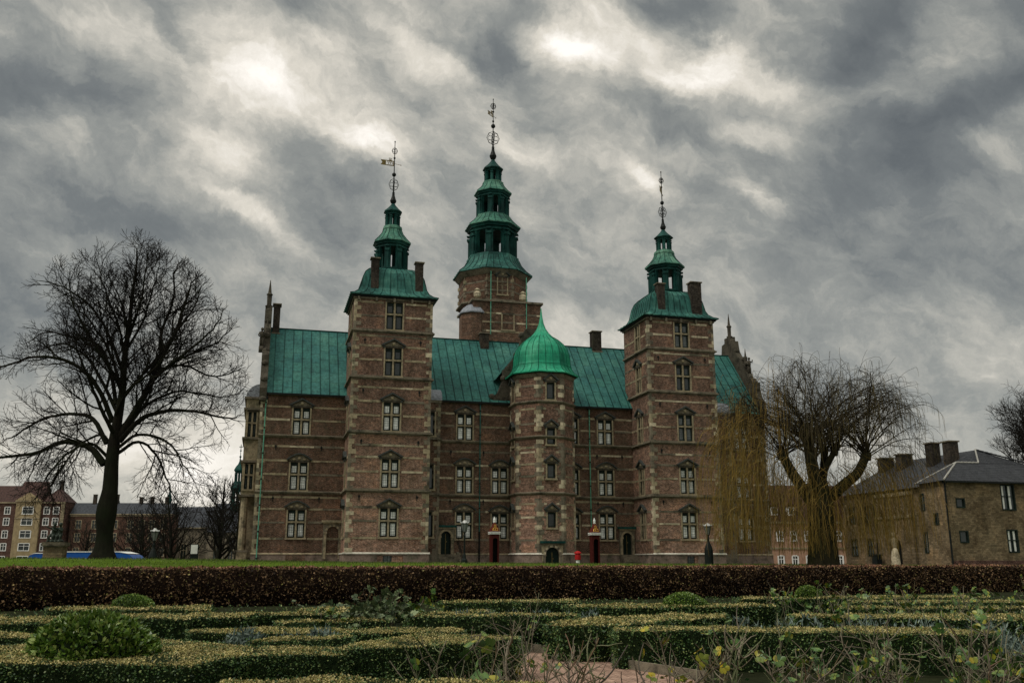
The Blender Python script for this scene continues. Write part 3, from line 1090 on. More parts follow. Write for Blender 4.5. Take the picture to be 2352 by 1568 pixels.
def corner_tower(u0, u1, uw, glasses, dark_top):
    w = MB()
    hf = [(uw - .67 - u0, uw + .67 - u0, z, z + h) for z, h, p in SIDEW]
    hf.append((uw - .35 - u0, uw + .35 - u0, 1.45, 2.15))
    hl = [(1.72, 2.78, z, z + h) for z, h, p in SIDEW]
    w.wall((u0, -TD, GZ), (1, 0, 0), u1 - u0, GZ, TOP, hf)
    w.wall((u0, TB, GZ), (0, -1, 0), TB + TD, GZ, TOP, [(TB + TD - b - .05, TB + TD - a + .05, c, d) for a, b, c, d in hl], (-1, 0, 0))
    w.add([(u1, -TD, GZ), (u1, TB, GZ), (u1, TB, TOP), (u1, -TD, TOP)], [(0, 1, 2, 3)])
    w.add([(u0, TB, GZ), (u1, TB, GZ), (u1, TB, TOP), (u0, TB, TOP)], [(0, 3, 2, 1)])
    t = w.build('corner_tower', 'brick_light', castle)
    for i, (z, h, p) in enumerate(SIDEW):
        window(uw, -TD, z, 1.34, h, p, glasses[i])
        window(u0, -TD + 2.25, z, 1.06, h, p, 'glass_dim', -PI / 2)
    hh = [(a + u0, b + u0, c, d) for a, b, c, d in hf]
    band_boxes(t, u0 + .5, u1 - .5, -TD, (3.42, 4.75, 5.8, 8.6, 9.75, 10.7, 13.1, 14.25, 15.4, 17.7, 18.85, 19.7, 21.4, 22.55), hh)
    for z in (3.42, 4.75, 5.8, 8.6, 9.75, 13.1, 14.25, 17.7, 18.85, 21.4):
        for y0_, y1_ in ((-TD + .5, -TD + 1.5), (-TD + 3.0, TB - .1)):
            bs = MB()
            bs.box(u0 - .02, u0 + .05, y0_, y1_, z, z + .17, random.choice((0, 1)))
            bs.build('stone_band', STN, t)
    q = MB()
    quoins(q, u0, -TD, FL[0], TOP - .35, 1, (0, 0, 1, 1, 2))
    q.build('corner_stone', STN, t)
    q = MB()
    quoins(q, u1, -TD, FL[0], TOP - .35, -1, (0, 0, 1, 1, 2))
    q.build('corner_stone', STN, t)
    for z in TZ:
        c = MB()
        for e, z0, z1 in ((.06, z - .22, z - .12), (.2, z - .12, z + .0), (.1, z + .0, z + .1)):
            c.box(u0 - e, u1 + e, -TD - e, TB + .02, z0, z1, 0)
        c.build('cornice', 'stone_dark', t)
    c = MB()
    c.box(u0 - .12, u1 + .12, -TD - .12, TB + .12, TOP - .32, TOP - .18, 0)
    c.box(u0 - .25, u1 + .25, -TD - .25, TB + .25, TOP - .18, TOP - .03, 2)
    for i in range(5):
        xx = u0 + .3 + i * (u1 - u0 - .6) / 4
        c.box(xx - .09, xx + .09, -TD - .3, -TD + .05, TOP - .5, TOP - .2, 0)
    c.build('cornice', ['stone_dark', 'stone', 'iron'], t)
    p = MB()
    xx = u0 - .1
    while xx < u1 + .09:
        e = min(u1 + .1, xx + random.uniform(.9, 1.7))
        if not (xx < uw + .4 and e > uw - .4):
            p.box(xx, e, -TD - .1 - random.uniform(0, .012), -TD + .04, GZ, FL[0] - .08, 0)
        else:
            p.box(xx, e, -TD - .1, -TD + .04, GZ, 1.42, 0)
            p.box(xx, e, -TD - .1, -TD + .04, 2.15, FL[0] - .08, 0)
        xx = e
    p.box(u0 - .1, u0 + .04, -TD + .04, -.02, GZ, FL[0] - .08, 0)
    p.prism([(-TD + .0, FL[0] - .08), (-TD - .17, FL[0] - .08), (-TD - .17, FL[0] - .02), (-TD, FL[0] + .06)], u0 - .17, u1 + .17, 'x', 1)
    p.box(u0 - .17, u0 + .0, -TD, -.02, FL[0] - .08, FL[0] + .02, 1)
    p.build('plinth', ['plinth', 'ledge'], t)
    g = MB()
    g.box(uw - .35, uw + .35, -TD + .1, -TD + .14, 1.45, 2.15, 0)
    for k in range(3):
        g.box(uw - .26 + k * .26 - .015, uw - .26 + k * .26 + .015, -TD - .02, -TD + .01, 1.45, 2.15, 1)
    g.build('cellar_window', ['glass_dim', 'iron'], t)
    for zz in (6.6, 11.0, 15.1, 19.3):
        for xx in (u0 + .95, u1 - .95):
            a = MB()
            a.prism([(xx - .03, zz - .2), (xx + .03, zz - .2), (xx + .03, zz), (xx + .1, zz + .07), (xx + .02, zz + .24), (xx - .02, zz + .24), (xx - .1, zz + .07), (xx - .03, zz)], -TD - .06, -TD - .015, 'y')
            a.build('wall_anchor', 'iron', t)
    return t


GL = ('glass_white', 'glass_white', 'glass_white', 'glass_dark', 'glass_dark')
GR = ('glass_white', 'glass_white', 'glass_dim', 'glass_dark', 'glass_dim')
corner_tower(*TL, 9.42, GL, True)
corner_tower(*TR, 35.35, GR, False)


# ---- spires
def lantern(parent, cx, cy, z0, z1, Rr, pier, arch=True, mat='copper_dark'):
    """open octagonal stage: base ring, eight piers with capitals and half columns, arches, entablature"""
    l = MB()
    H = z1 - z0
    l.lathe([(Rr * 1.12, z0), (Rr * 1.14, z0 + .1), (Rr * 1.04, z0 + .16), (Rr * 1.02, z0 + .1 + H * .05), (Rr * .3, z0 + .1 + H * .05)], 8, PI / 8, (cx, cy))
    zt = z1 - H * .2
    for k in range(8):
        a = PI / 8 + k * PI / 4
        ex, ey = math.cos(a), math.sin(a)
        tx, ty = -ey, ex

        def blk(r0, r1, w, za, zb):
            vs = []
            for z in (za, zb):
                for r, t in ((r0, -w / 2), (r1, -w / 2), (r1, w / 2), (r0, w / 2)):
                    vs.append((cx + ex * r + tx * t, cy + ey * r + ty * t, z))
            l.add(vs, [(0, 3, 2, 1), (4, 5, 6, 7), (0, 1, 5, 4), (1, 2, 6, 5), (2, 3, 7, 6), (3, 0, 4, 7)])
        blk(Rr * .8, Rr * 1.0, pier, z0 + .1, zt + .02)
        blk(Rr * .97, Rr * 1.07, pier * .55, z0 + .1, zt - H * .1)
        blk(Rr * .94, Rr * 1.12, pier * .8, zt - H * .17, zt - H * .1)
        blk(Rr * .94, Rr * 1.13, pier * .75, zt - H * .02, zt + .03)
        blk(Rr * .8, Rr * 1.04, pier * 1.05, z0 + .1, z0 + H * .14)
    # arch spandrels between neighbouring piers
    if arch:
        ap = Rr * math.cos(PI / 8) * .93
        half = Rr * math.sin(PI / 8) * .93
        for k in range(8):
            a = k * PI / 4
            ex, ey = math.cos(a), math.sin(a)
            tx, ty = -ey, ex
            rad = half - pier * .38
            zs = zt - rad * 1.05
            seg = 6
            for i in range(seg):
                t0, t1 = -1 + 2 * i / seg, -1 + 2 * (i + 1) / seg
                za, zb = zs + rad * math.sqrt(max(0, 1 - t0 * t0)), zs + rad * math.sqrt(max(0, 1 - t1 * t1))
                vs = []
                for dr in (0, -.1):
                    for t, z in ((t0, za), (t1, zb), (t1, zt + .05), (t0, zt + .05)):
                        vs.append((cx + ex * (ap + dr) + tx * t * rad, cy + ey * (ap + dr) + ty * t * rad, z))
                l.add(vs, [(0, 1, 2, 3), (7, 6, 5, 4), (0, 4, 5, 1), (2, 6, 7, 3)])
    l.lathe([(Rr * .98, zt), (Rr * 1.04, zt + .02), (Rr * 1.02, zt + H * .09), (Rr * 1.12, zt + H * .1), (Rr * 1.13, zt + H * .13), (Rr * 1.22, z1 - .04), (Rr * 1.22, z1)], 8, PI / 8, (cx, cy))
    return l.build('lantern', mat, parent)


def finial(parent, cx, cy, z0, bulb, balls, orn, tip, vane, k=1.0, ang=.0):
    f = MB()
    zb, rb = bulb
    f.lathe([(.12 * k, z0 - .2), (.11 * k, z0 + .05), (rb * .8, zb - rb * .6), (rb, zb), (rb * .75, zb + rb * .6), (.13 * k, zb + rb * 1.6), (.09 * k, zb + rb * 2.6), (.13 * k, zb + rb * 2.65), (.07 * k, zb + rb * 2.9), (.05, orn[0][0])], 10, 0, (cx, cy))
    f.tube([(cx, cy, orn[0][0] - .3), (cx, cy, tip)], [.055, .03], 6)
    for z, r in balls:
        f.ball((cx, cy, z), r, 0, 10, 6)
    f.ball((cx, cy, tip), .06, 0, 8, 5, (1, 1, 1.6))
    # wrought scroll ornaments: crossed leaves of curled rods
    for z, r, h in orn:
        for a in (ang, ang + PI / 2):
            c, s_ = math.cos(a), math.sin(a)
            for sg in (-1, 1):
                for (dz, rr) in ((-.5, .34), (0, .42), (.5, .3)):
                    pts = [(cx + sg * c * (r * .45 + rr * r * math.cos(t)), cy + sg * s_ * (r * .45 + rr * r * math.cos(t)), z + dz * h + rr * h * .75 * math.sin(t)) for t in np.linspace(0, 2 * PI, 11)]
                    f.tube(pts, .018 * k, 4)
                f.tube([(cx, cy, z - h), (cx + sg * c * r * .7, cy + sg * s_ * r * .7, z - h * .6), (cx + sg * c * r * 1.05, cy + sg * s_ * r * 1.05, z), (cx + sg * c * r * .7, cy + sg * s_ * r * .7, z + h * .7), (cx, cy, z + h)], .02 * k, 4)
    o = f.build('finial', 'iron', parent)
    z, ln, va = vane
    v = MB()
    c, s_ = math.cos(va), math.sin(va)
    P = lambda a, b: (cx + c * a, cy + s_ * a, z + b)

    def strip(poly, t=.03):
        n_ = len(poly)
        vs = [(P(a, b)[0] - s_ * q, P(a, b)[1] + c * q, P(a, b)[2]) for q in (-t / 2, t / 2) for a, b in poly]
        v.add(vs, [list(range(n_))[::-1], list(range(n_, 2 * n_))] + [(i, (i + 1) % n_, n_ + (i + 1) % n_, n_ + i) for i in range(n_)], 0)
    h = ln * .2
    for b0, b1 in ((-h, -h + .07), (h - .07, h)):
        strip([(.04, b0), (ln * .75, b0), (ln * .75, b1), (.04, b1)])
    strip([(ln * .62, -h + .07), (ln * .75, -h + .07), (ln * .75, h - .07), (ln * .62, h - .07)])
    strip([(ln * .75, -h), (ln, -h * .95), (ln * .88, 0), (ln, h * .95), (ln * .75, h)])
    strip([(.04, -h + .07), (.12, -h + .07), (.12, h - .07), (.04, h - .07)])
    for i, t0 in enumerate((.2, .34, .48)):      # openwork cypher between the borders
        pts = [P(ln * t0 + ln * .055 * math.cos(t), (h - .08) * math.sin(t)) for t in np.linspace(0, 1.6 * PI, 9)]
        v.tube(pts, .022, 4)
    for t0 in (.22, .3, .38):                      # small crown above
        v.tube([P(ln * .3, h), P(ln * t0, h + .13), P(ln * t0, h + .2)], .02, 4)
        v.ball(P(ln * t0, h + .22), .035, 0, 6, 4)
    v.tube([P(ln * .19, h + .03), P(ln * .41, h + .03)], .025, 4)
    v.tube([P(-.05, 0), P(-ln * .45, -.06)], .02, 4)
    v.ball(P(-ln * .48, -.06), .05, 0, 6, 4)
    v.build('weather_vane', 'gilt', parent)
    return o


def seams(mb, prof, n, ph, c, per, m=1, w=.03, sy=1, sx=1, sides=None):
    """raised standing seams running up a faceted roof of n sides"""
    for k in range(n):
        a0, a1 = ph + 2 * PI * k / n, ph + 2 * PI * (k + 1) / n
        for j in range(per + 1):
            t = j / per
            pts = []
            for r, z in prof:
                x_ = (math.cos(a0) * (1 - t) + math.cos(a1) * t) * r * sx
                y_ = (math.sin(a0) * (1 - t) + math.sin(a1) * t) * r * sy
                pts.append((c[0] + x_ * 1.004, c[1] + y_ * 1.004, z + .012))
            mb.tube(pts, w, 4, m)


def spire_root():
    o = link('spire', None, castle)
    return o


def corner_spire(cx, cy, k, u0, u1, vane_ang):
    s = spire_root()
    q2 = math.sqrt(2)
    hx, hy = (u1 - u0) / 2 + .42, (TB + TD) / 2 + .42
    # bell roof: square at the eaves, concave foot, round shoulders
    pr = [(1.0, TOP - .03), (1.0, TOP + .05), (.9, TOP + .2), (.81, TOP + .48), (.76, TOP + .85), (.735, TOP + 1.3), (.705, TOP + 1.8), (.65, TOP + 2.3), (.56, TOP + 2.65), (.44, TOP + 2.9), (.3, TOP + 3.02)]
    b = MB()
    mx, my = (u0 + u1) / 2, (TB - TD) / 2
    b.lathe([(r * q2, z) for r, z in pr], 4, PI / 4, (mx, my), 0, hx, hy)
    seams(b, [(r * q2, z) for r, z in pr], 4, PI / 4, (mx, my), 9, 1, .026, hy, hx)
    b.build('bell_roof', ['copper_bell', 'copper_dark'], s)
    cx, cy = mx, my
    lantern(s, cx, cy, 26.1, 28.75, 1.36 * k, .5 * k, False)
    r = MB()
    pr2 = [(1.72 * k, 28.72), (1.7 * k, 28.8), (1.3 * k, 29.25), (1.0 * k, 29.65), (.86 * k, 30.0), (.9 * k, 30.1), (.84 * k, 30.35), (.74 * k, 30.4)]
    r.lathe(pr2, 8, PI / 8, (cx, cy))
    seams(r, pr2[1:5], 8, PI / 8, (cx, cy), 2, 1, .022)
    r.build('lantern_roof', ['copper_pale', 'copper_dark'], s)
    lantern(s, cx, cy, 30.3, 31.75, .62 * k, .25 * k, False)
    r = MB()
    r.lathe([(.84 * k, 31.72), (.82 * k, 31.8), (.5 * k, 32.1), (.25 * k, 32.4), (.13 * k, 32.6)], 8, PI / 8, (cx, cy))
    r.build('lantern_roof', 'copper_dark', s)
    finial(s, cx, cy, 32.5, (32.86, .29), [(35.36, .19), (36.96, .1), (33.5, .12)], [(34.4, .42, .6), (37.65, .24, .33)], 38.55, (36.42, 1.25, vane_ang))
    return s


def ch_tower(x0, x1, y0, y1, z0, z1):
    return chimney(x0, x1, y0, y1, z0, z1)


corner_spire(9.3, -1.5, 1.0, *TL, PI + .1)
corner_spire(35.35, -1.5, 1.1, *TR, PI + 1.0)
ch_tower(7.4, 8.05, -4.0, -3.4, 23.35, 26.65)
ch_tower(11.15, 11.8, -4.0, -3.4, 23.35, 26.55)
ch_tower(33.35, 34.05, -4.0, -3.35, 23.35, 26.45)
ch_tower(36.65, 37.65, -4.1, -3.3, 23.35, 26.8)

# ---- tall rear tower
RX, RY = 21.0, 9.0
t = MB()
t.box(18.3, 25.1, RY - 3.4, RY + 3.4, 14, 26.4)
rt = t.build('rear_tower', 'brick', castle)
t = MB()
t.lathe([(3.45, 26.3), (3.45, 29.6)], 8, PI / 8, (RX, RY))
octo = t.build('octagon_drum', 'brick', rt)
t = MB()
t.lathe([(3.5, 26.4), (3.75, 26.45), (3.75, 26.6), (3.5, 26.68)], 8, PI / 8, (RX, RY))
t.build('cornice', 'stone_dark', rt)
t = MB()
t.box(18.1, 25.3, RY - 3.6, RY + 3.6, 26.3, 26.5)
t.build('cornice', 'stone_dark', rt)
t = MB()
t.lathe([(3.5, 29.2), (3.62, 29.3), (3.9, 29.6), (3.95, 29.72)], 8, PI / 8, (RX, RY))
t.build('cornice', 'stone_dark', rt)
for z in (23.3, 24.2, 25.1):
    band_boxes(rt, 18.3, 25.1, RY - 3.4, (z,))
t = MB()
for z in (27.5, 28.4):
    t = MB()
    t.lathe([(3.44, z), (3.475, z), (3.475, z + .17), (3.44, z + .17)], 8, PI / 8, (RX, RY), 1)
    t.build('stone_band', STN, rt)
for k in range(8):
    t = MB()
    a = PI / 8 + k * PI / 4
    zz = 26.7
    i = 0
    while zz < 29.1:
        t.lathe([(.3 if i % 2 else .2, zz), (.3 if i % 2 else .2, zz + .33)], 4, a, (RX + 3.28 * math.cos(a), RY + 3.28 * math.sin(a)), random.choice((0, 1)))
        zz += .36
        i += 1
    t.build('corner_stone', STN, rt)
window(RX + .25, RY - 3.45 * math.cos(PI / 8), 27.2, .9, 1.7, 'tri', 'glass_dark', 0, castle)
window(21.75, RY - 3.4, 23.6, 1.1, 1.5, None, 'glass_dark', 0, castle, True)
for sg in (-1, 1):                       # vases at the foot of the octagon
    t = MB()
    t.lathe([(.16, 26.6), (.34, 26.75), (.4, 27.05), (.2, 27.3), (.3, 27.4), (.1, 27.6)], 10, 0, (RX + sg * 2.3, RY - 3.3))
    t.build('stone_urn', 'stone_pale', rt)
t = MB()
t.lathe([(1.35, 14), (1.35, 25.1)], 8, PI / 8, (18.55, RY - 2.3), 0)
t.lathe([(1.5, 25.1), (1.5, 25.22), (1.2, 25.65), (.75, 26.0), (.3, 26.2)], 8, PI / 8, (18.55, RY - 2.3), 1)
t.build('stair_turret', ['brick', 'lead'], rt)
for xx, z0, z1 in ((20.0, 23.0, 29.4), (23.6, 22.6, 29.0)):
    t = MB()
    t.tube([(xx, RY - 3.55, z0), (xx, RY - 3.55, z1)], .045, 6)
    t.build('drainpipe', 'verdigris', rt)
s = spire_root()
r = MB()
pr = [(4.12, 29.7), (4.1, 29.8), (3.5, 30.3), (3.0, 30.9), (2.72, 31.5), (2.7, 31.75)]
r.lathe(pr, 8, PI / 8, (RX, RY))
seams(r, pr[1:5], 8, PI / 8, (RX, RY), 4, 1, .03)
r.build('lantern_roof', ['copper_bell', 'copper_dark'], s)
lantern(s, RX, RY, 31.65, 35.0, 2.36, .72)
r = MB()
pr = [(2.92, 34.95), (2.9, 35.05), (2.4, 35.5), (2.0, 35.95), (1.85, 36.2), (1.84, 36.3)]
r.lathe(pr, 8, PI / 8, (RX, RY))
seams(r, pr[1:5], 8, PI / 8, (RX, RY), 3, 1, .025)
r.build('lantern_roof', ['copper_pale', 'copper_dark'], s)
lantern(s, RX, RY, 36.2, 38.85, 1.6, .55)
r = MB()
pr = [(2.0, 38.8), (1.98, 38.9), (1.55, 39.3), (1.2, 39.75), (1.12, 39.95), (1.12, 40.15), (.95, 40.2)]
r.lathe(pr, 8, PI / 8, (RX, RY))
seams(r, pr[1:5], 8, PI / 8, (RX, RY), 2, 1, .022)
r.build('lantern_roof', ['copper_pale', 'copper_dark'], s)
lantern(s, RX, RY, 40.1, 41.65, .84, .3, False)
r = MB()
r.lathe([(1.1, 41.6), (1.08, 41.7), (.65, 42.1), (.32, 42.5), (.15, 42.8)], 8, PI / 8, (RX, RY))
r.build('lantern_roof', 'copper_dark', s)
finial(s, RX, RY, 42.7, (43.2, .38), [(46.64, .24), (48.3, .12), (44.0, .16), (47.2, .12)], [(45.25, .66, .8), (48.95, .28, .38)], 49.76, (47.85, 1.05, PI + .75), 1.3)

# ---- octagonal stair tower in front
Rr = OA / math.cos(PI / 8)
side = 2 * OA * math.tan(PI / 8)
st = MB()
SW = ((15.2, 1.45), (11.35, 1.35), (8.5, 1.2), (4.45, 1.25))
face_holes = {}
for k in range(8):
    th = k * PI / 4                  # face k: outward normal (sin th, -cos th)
    nx, ny = math.sin(th), -math.cos(th)
    tx, ty = math.cos(th), math.sin(th)
    p0 = (OCX + nx * OA - tx * side / 2, OCY + ny * OA - ty * side / 2, GZ)
    hs = []
    if k in (0, 6):
        hs = [(side / 2 - .36, side / 2 + .36, z, z + h) for z, h in SW]
    if k == 0:
        hs.append((side / 2 - .62, side / 2 + .62, GZ, 2.9))
    st.wall(p0, (tx, ty, 0), side, GZ, 17.55, hs, (nx, ny, 0))
    face_holes[k] = hs
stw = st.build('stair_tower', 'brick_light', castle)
for k in (0, 6):
    th = k * PI / 4
    nx, ny = math.sin(th), -math.cos(th)
    for z, h in SW:
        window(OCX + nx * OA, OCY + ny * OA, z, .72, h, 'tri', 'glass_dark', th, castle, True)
t = MB()
for z in (7.28, 12.0, 15.0):
    t = MB()
    t.lathe([(Rr - .02, z - .2), (Rr + .06, z - .16), (Rr + .18, z - .04), (Rr + .18, z + .03), (Rr - .02, z + .1)], 8, PI / 8, (OCX, OCY), 0)
    t.build('cornice', 'stone_dark', stw)
t = MB()
t.lathe([(Rr - .02, 17.1), (Rr + .05, 17.15), (Rr + .12, 17.35), (Rr + .25, 17.55)], 8, PI / 8, (OCX, OCY), 0)
t.build('cornice', 'stone_dark', stw)
t = MB()
for k in range(-3, 4):
    t = MB()
    a = -PI / 2 + PI / 8 + k * PI / 4
    vx, vy = OCX + Rr * math.cos(a), OCY + Rr * math.sin(a)
    z = FL[0]
    i = 0
    while z < 17.0:
        hgt = min(random.uniform(.3, .42), 17.1 - z)
        if any(z - .3 < c < z + hgt + .12 for c in (7.2, 11.9, 14.95)):
            z += hgt
            continue
        m_ = random.choice((0, 1, 1, 2))
        for sg in (-1, 1):
            w_ = ((.42, .24) if sg > 0 else (.24, .42))[i % 2]
            th = a + PI / 2 + sg * PI / 8
            tx, ty = math.cos(th) * sg, math.sin(th) * sg
            nx, ny = math.sin(th), -math.cos(th)
            vs = [(vx + tx * q + nx * e, vy + ty * q + ny * e, zz) for zz in (z, z + hgt - .01) for q, e in ((0, -.05), (w_, -.05), (w_, .022), (0, .022))]
            t.add(vs, [(0, 3, 2, 1), (4, 5, 6, 7), (0, 1, 5, 4), (1, 2, 6, 5), (2, 3, 7, 6), (3, 0, 4, 7)], m_)
        z += hgt
        i += 1
    t.build('corner_stone', STN, stw)
for z in (3.35, 5.2, 6.3, 8.6, 9.6, 10.6, 11.0, 13.0, 14.3, 16.3):
    for k in (-2, -1, 0, 1, 2):
        th = k * PI / 4
        tx, ty, nx, ny = math.cos(th), math.sin(th), math.sin(th), -math.cos(th)
        c0 = Vector((OCX + nx * OA, OCY + ny * OA, 0))
        for q0, q1 in (((-.75, -.42), (.42, .75)) if k in (0, -2) else ((-.7, .7),)):
            if k == 0 and z < 3.2:
                continue
            vs = [(c0.x + tx * q + nx * e, c0.y + ty * q + ny * e, zz) for zz in (z, z + .16) for q, e in ((q0, -.05), (q1, -.05), (q1, .018), (q0, .018))]
            t = MB()
            t.add(vs, [(0, 3, 2, 1), (4, 5, 6, 7), (0, 1, 5, 4), (1, 2, 6, 5), (2, 3, 7, 6), (3, 0, 4, 7)], random.choice((0, 1, 1, 2)))
            t.build('stone_band', STN, stw)
for k in range(-3, 4):
    th = k * PI / 4
    tx, ty, nx, ny = math.cos(th), math.sin(th), math.sin(th), -math.cos(th)
    c0 = Vector((OCX + nx * OA, OCY + ny * OA, 0))
    s2 = (OA + .12) * math.tan(PI / 8)
    for q0, q1 in (((-s2, -.75), (.75, s2)) if k == 0 else ((-s2, s2),)):
        t = MB()
        vs = [(c0.x + tx * q + nx * e, c0.y + ty * q + ny * e, zz) for zz in (GZ, FL[0] - .08) for q, e in ((q0, -.05), (q1, -.05), (q1, .12), (q0, .12))]
        t.add(vs, [(0, 3, 2, 1), (4, 5, 6, 7), (0, 1, 5, 4), (1, 2, 6, 5), (2, 3, 7, 6), (3, 0, 4, 7)], 0)
        vs = [(c0.x + tx * q + nx * e, c0.y + ty * q + ny * e, zz) for zz, f_ in ((FL[0] - .08, .19), (FL[0] + .05, .04)) for q, e in ((q0, -.05), (q1, -.05), (q1, f_), (q0, f_))]
        t.add(vs, [(0, 3, 2, 1), (4, 5, 6, 7), (0, 1, 5, 4), (1, 2, 6, 5), (2, 3, 7, 6), (3, 0, 4, 7)], 1)
        t.build('plinth', ['plinth', 'ledge'], stw)
t = MB()
k8 = 1 / math.cos(PI / 8) * .965
pr = [(3.12, 17.5), (3.14, 17.58), (2.8, 17.82), (2.55, 18.2), (2.44, 18.65), (2.42, 19.1), (2.36, 19.55), (2.20, 20.05), (1.90, 20.5), (1.48, 20.9), (1.05, 21.2), (.66, 21.6), (.40, 22.0), (.22, 22.5), (.11, 23.1), (.02, 23.95)]
pr = [(a * k8, z) for a, z in pr]
t.lathe(pr, 8, PI / 8, (OCX, OCY), 0)
t.lathe([(3.1, 17.44), (3.1, 17.5)], 8, PI / 8, (OCX, OCY), 2)
seams(t, pr[1:11], 8, PI / 8, (OCX, OCY), 3, 1, .024)
for r_, z_ in ((2.49 * k8, 18.42), (2.37 * k8, 19.3), (2.0 * k8, 20.17)):
    t.lathe([(r_ + .0, z_ - .02), (r_ + .035, z_), (r_ + .0, z_ + .03)], 8, PI / 8, (OCX, OCY), 1)
dome = t.build('onion_dome', ['copper_dome', 'copper_seam', 'iron'], stw, smooth=False)


def portal(x, y, z0, w, crown, rz, parent, mats, canopy=True, steps=0, wide=.3):
    """arched doorway: stone surround, voussoirs, canopy and the door leaf"""
    p = MB()
    zs = crown - w / 2
    seg = 10
    arc = [(w / 2 * math.cos(PI - PI * i / seg), zs + w / 2 * math.sin(PI * i / seg)) for i in range(seg + 1)]
    W = w / 2 + wide
    outer = crown + wide
    for i in range(seg):
        a, b = arc[i], arc[i + 1]
        p.prism([a, b, (b[0], outer), (a[0], outer)], -.16, .12, 'y', 0)
    p.box(-W, -w / 2, -.16, .12, z0, outer, 0)
    p.box(w / 2, W, -.16, .12, z0, outer, 0)
    for i in range(seg):
        a, b = arc[i], arc[i + 1]
        f = 1.0 + .18 / (w / 2)
        A = (a[0] * f, zs + (a[1] - zs) * f)
        B = (b[0] * f, zs + (b[1] - zs) * f)
        p.prism([a, b, B, A], -.2, -.161, 'y', 1 if i % 2 else 2)
    for sg in (-1, 1):
        p.box(sg * (w / 2 + .1) - .13, sg * (w / 2 + .1) + .13, -.23, -.16, zs - .12, zs + .02, 1)
        p.box(sg * (w / 2 + .13) - .1, sg * (w / 2 + .13) + .1, -.2, -.16, z0, zs - .12, 1)
    if canopy:
        p.box(-W - .15, W + .15, -.38, .06, outer + .02, outer + .2, 3)
        p.box(-W - .05, W + .05, -.26, .06, outer - .1, outer + .02, 1)
    pr_ = p.build('portal', mats, parent, (x, y, 0), rz)
    d = MB()
    d.prism([(-w / 2, z0)] + [(w / 2 * math.cos(PI - PI * i / seg), zs + w / 2 * math.sin(PI * i / seg)) for i in range(seg + 1)] + [(w / 2, z0)], .06, .12, 'y', 0)
    d.box(-.02, .02, .03, .06, z0, zs + .2, 1)
    d.box(.06, .12, .02, .06, z0 + 1.0, z0 + 1.08, 1)
    d.build('door', ['door', 'gilt'], pr_)
    return pr_


portal(OCX, OCY - OA, GZ, 1.2, 2.85, 0, castle, ['stone', 'stone_dark', 'stone_pale', 'copper_dark'])
for uc, w, z0, z1 in DOORS:
    portal(uc, 0, z0, w, z1, 0, castle, ['stone_dark', 'stone', 'stone', 'copper_dark'], True)
    f = MB()
    for i in range(7):
        f.box(uc - .75, uc + .9, -.45 - .3 * (7 - i), -.1, GZ + i * .2, GZ + (i + 1) * .2 - .005, 0)
    f.prism([(-.1, GZ), (-2.6, GZ), (-2.6, GZ + .25), (-.1, 2.5)], uc + .92, uc + 1.15, 'x', 0)
    o = f.build('steps', 'stone_dark', castle)
    f = MB()
    f.tube([(uc + 1.03, -2.5, GZ + 1.1), (uc + 1.03, -.1, 3.3)], .035, 6)
    for i in range(7):
        yy = -2.5 + i * .4
        f.tube([(uc + 1.03, yy, GZ + .2 + i * .33), (uc + 1.03, yy, GZ + 1.1 + i * .365)], .02, 5)
    f.build('railing', 'iron', o)
# blind arch at the left
portal(5.42, 0, 1.9, .95, 4.5, 0, castle, ['stone_dark', 'stone', 'stone_dark', 'stone'], True, wide=.3)
t = MB()
t.box(1.75, 3.3, -.12, -.02, GZ, 2.2, 0)
t.build('blocked_cellar_opening', 'brick', castle)

# ---- little bays in the corners beside the towers
for u0, u1, d in ((12.6, 13.95, 1.5), (38.5, 41.2, 1.5)):
    b = MB()
    hs = [(.38, .86, z, z + h) for z, h in ((3.7, 2.0), (7.6, 2.0), (12.1, 2.0))]
    b.wall((u0, -d, GZ), (1, 0, 0), u1 - u0, GZ, 15.1, hs)
    b.add([(u1, -d, GZ), (u1, 0, GZ), (u1, 0, 15.1), (u1, -d, 15.1)], [(0, 1, 2, 3)])
    o = b.build('corner_bay', 'brick', castle)
    for a, c, z, zz in hs:
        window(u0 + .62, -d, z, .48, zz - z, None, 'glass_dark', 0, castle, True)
    b = MB()
    quoins(b, u1, -d, FL[0], 15.0, -1, (0, 1, 1))
    b.build('corner_stone', STN, o)
    for nm, e, z0, z1 in (('cornice', .15, 7.1, 7.3), ('cornice', .15, 11.72, 11.92), ('plinth', .08, GZ, FL[0]), ('cornice', .1, 14.9, 15.12)):
        b = MB()
        b.box(u0, u1 + e, -d - e, 0, z0, z1, 0)
        b.build(nm, 'stone_dark', o)
    b = MB()
    m_ = 8
    pts = [(-d - .12 + (d + .1) * (1 - math.cos(PI / 2 * i / m_)), 15.12 + 1.15 * math.sin(PI / 2 * i / m_)) for i in range(m_ + 1)]
    b.prism([(0.0, 15.12)] + pts, u0 + .02, u1 + .12, 'x')
    b.build('lead_roof', 'lead', o)

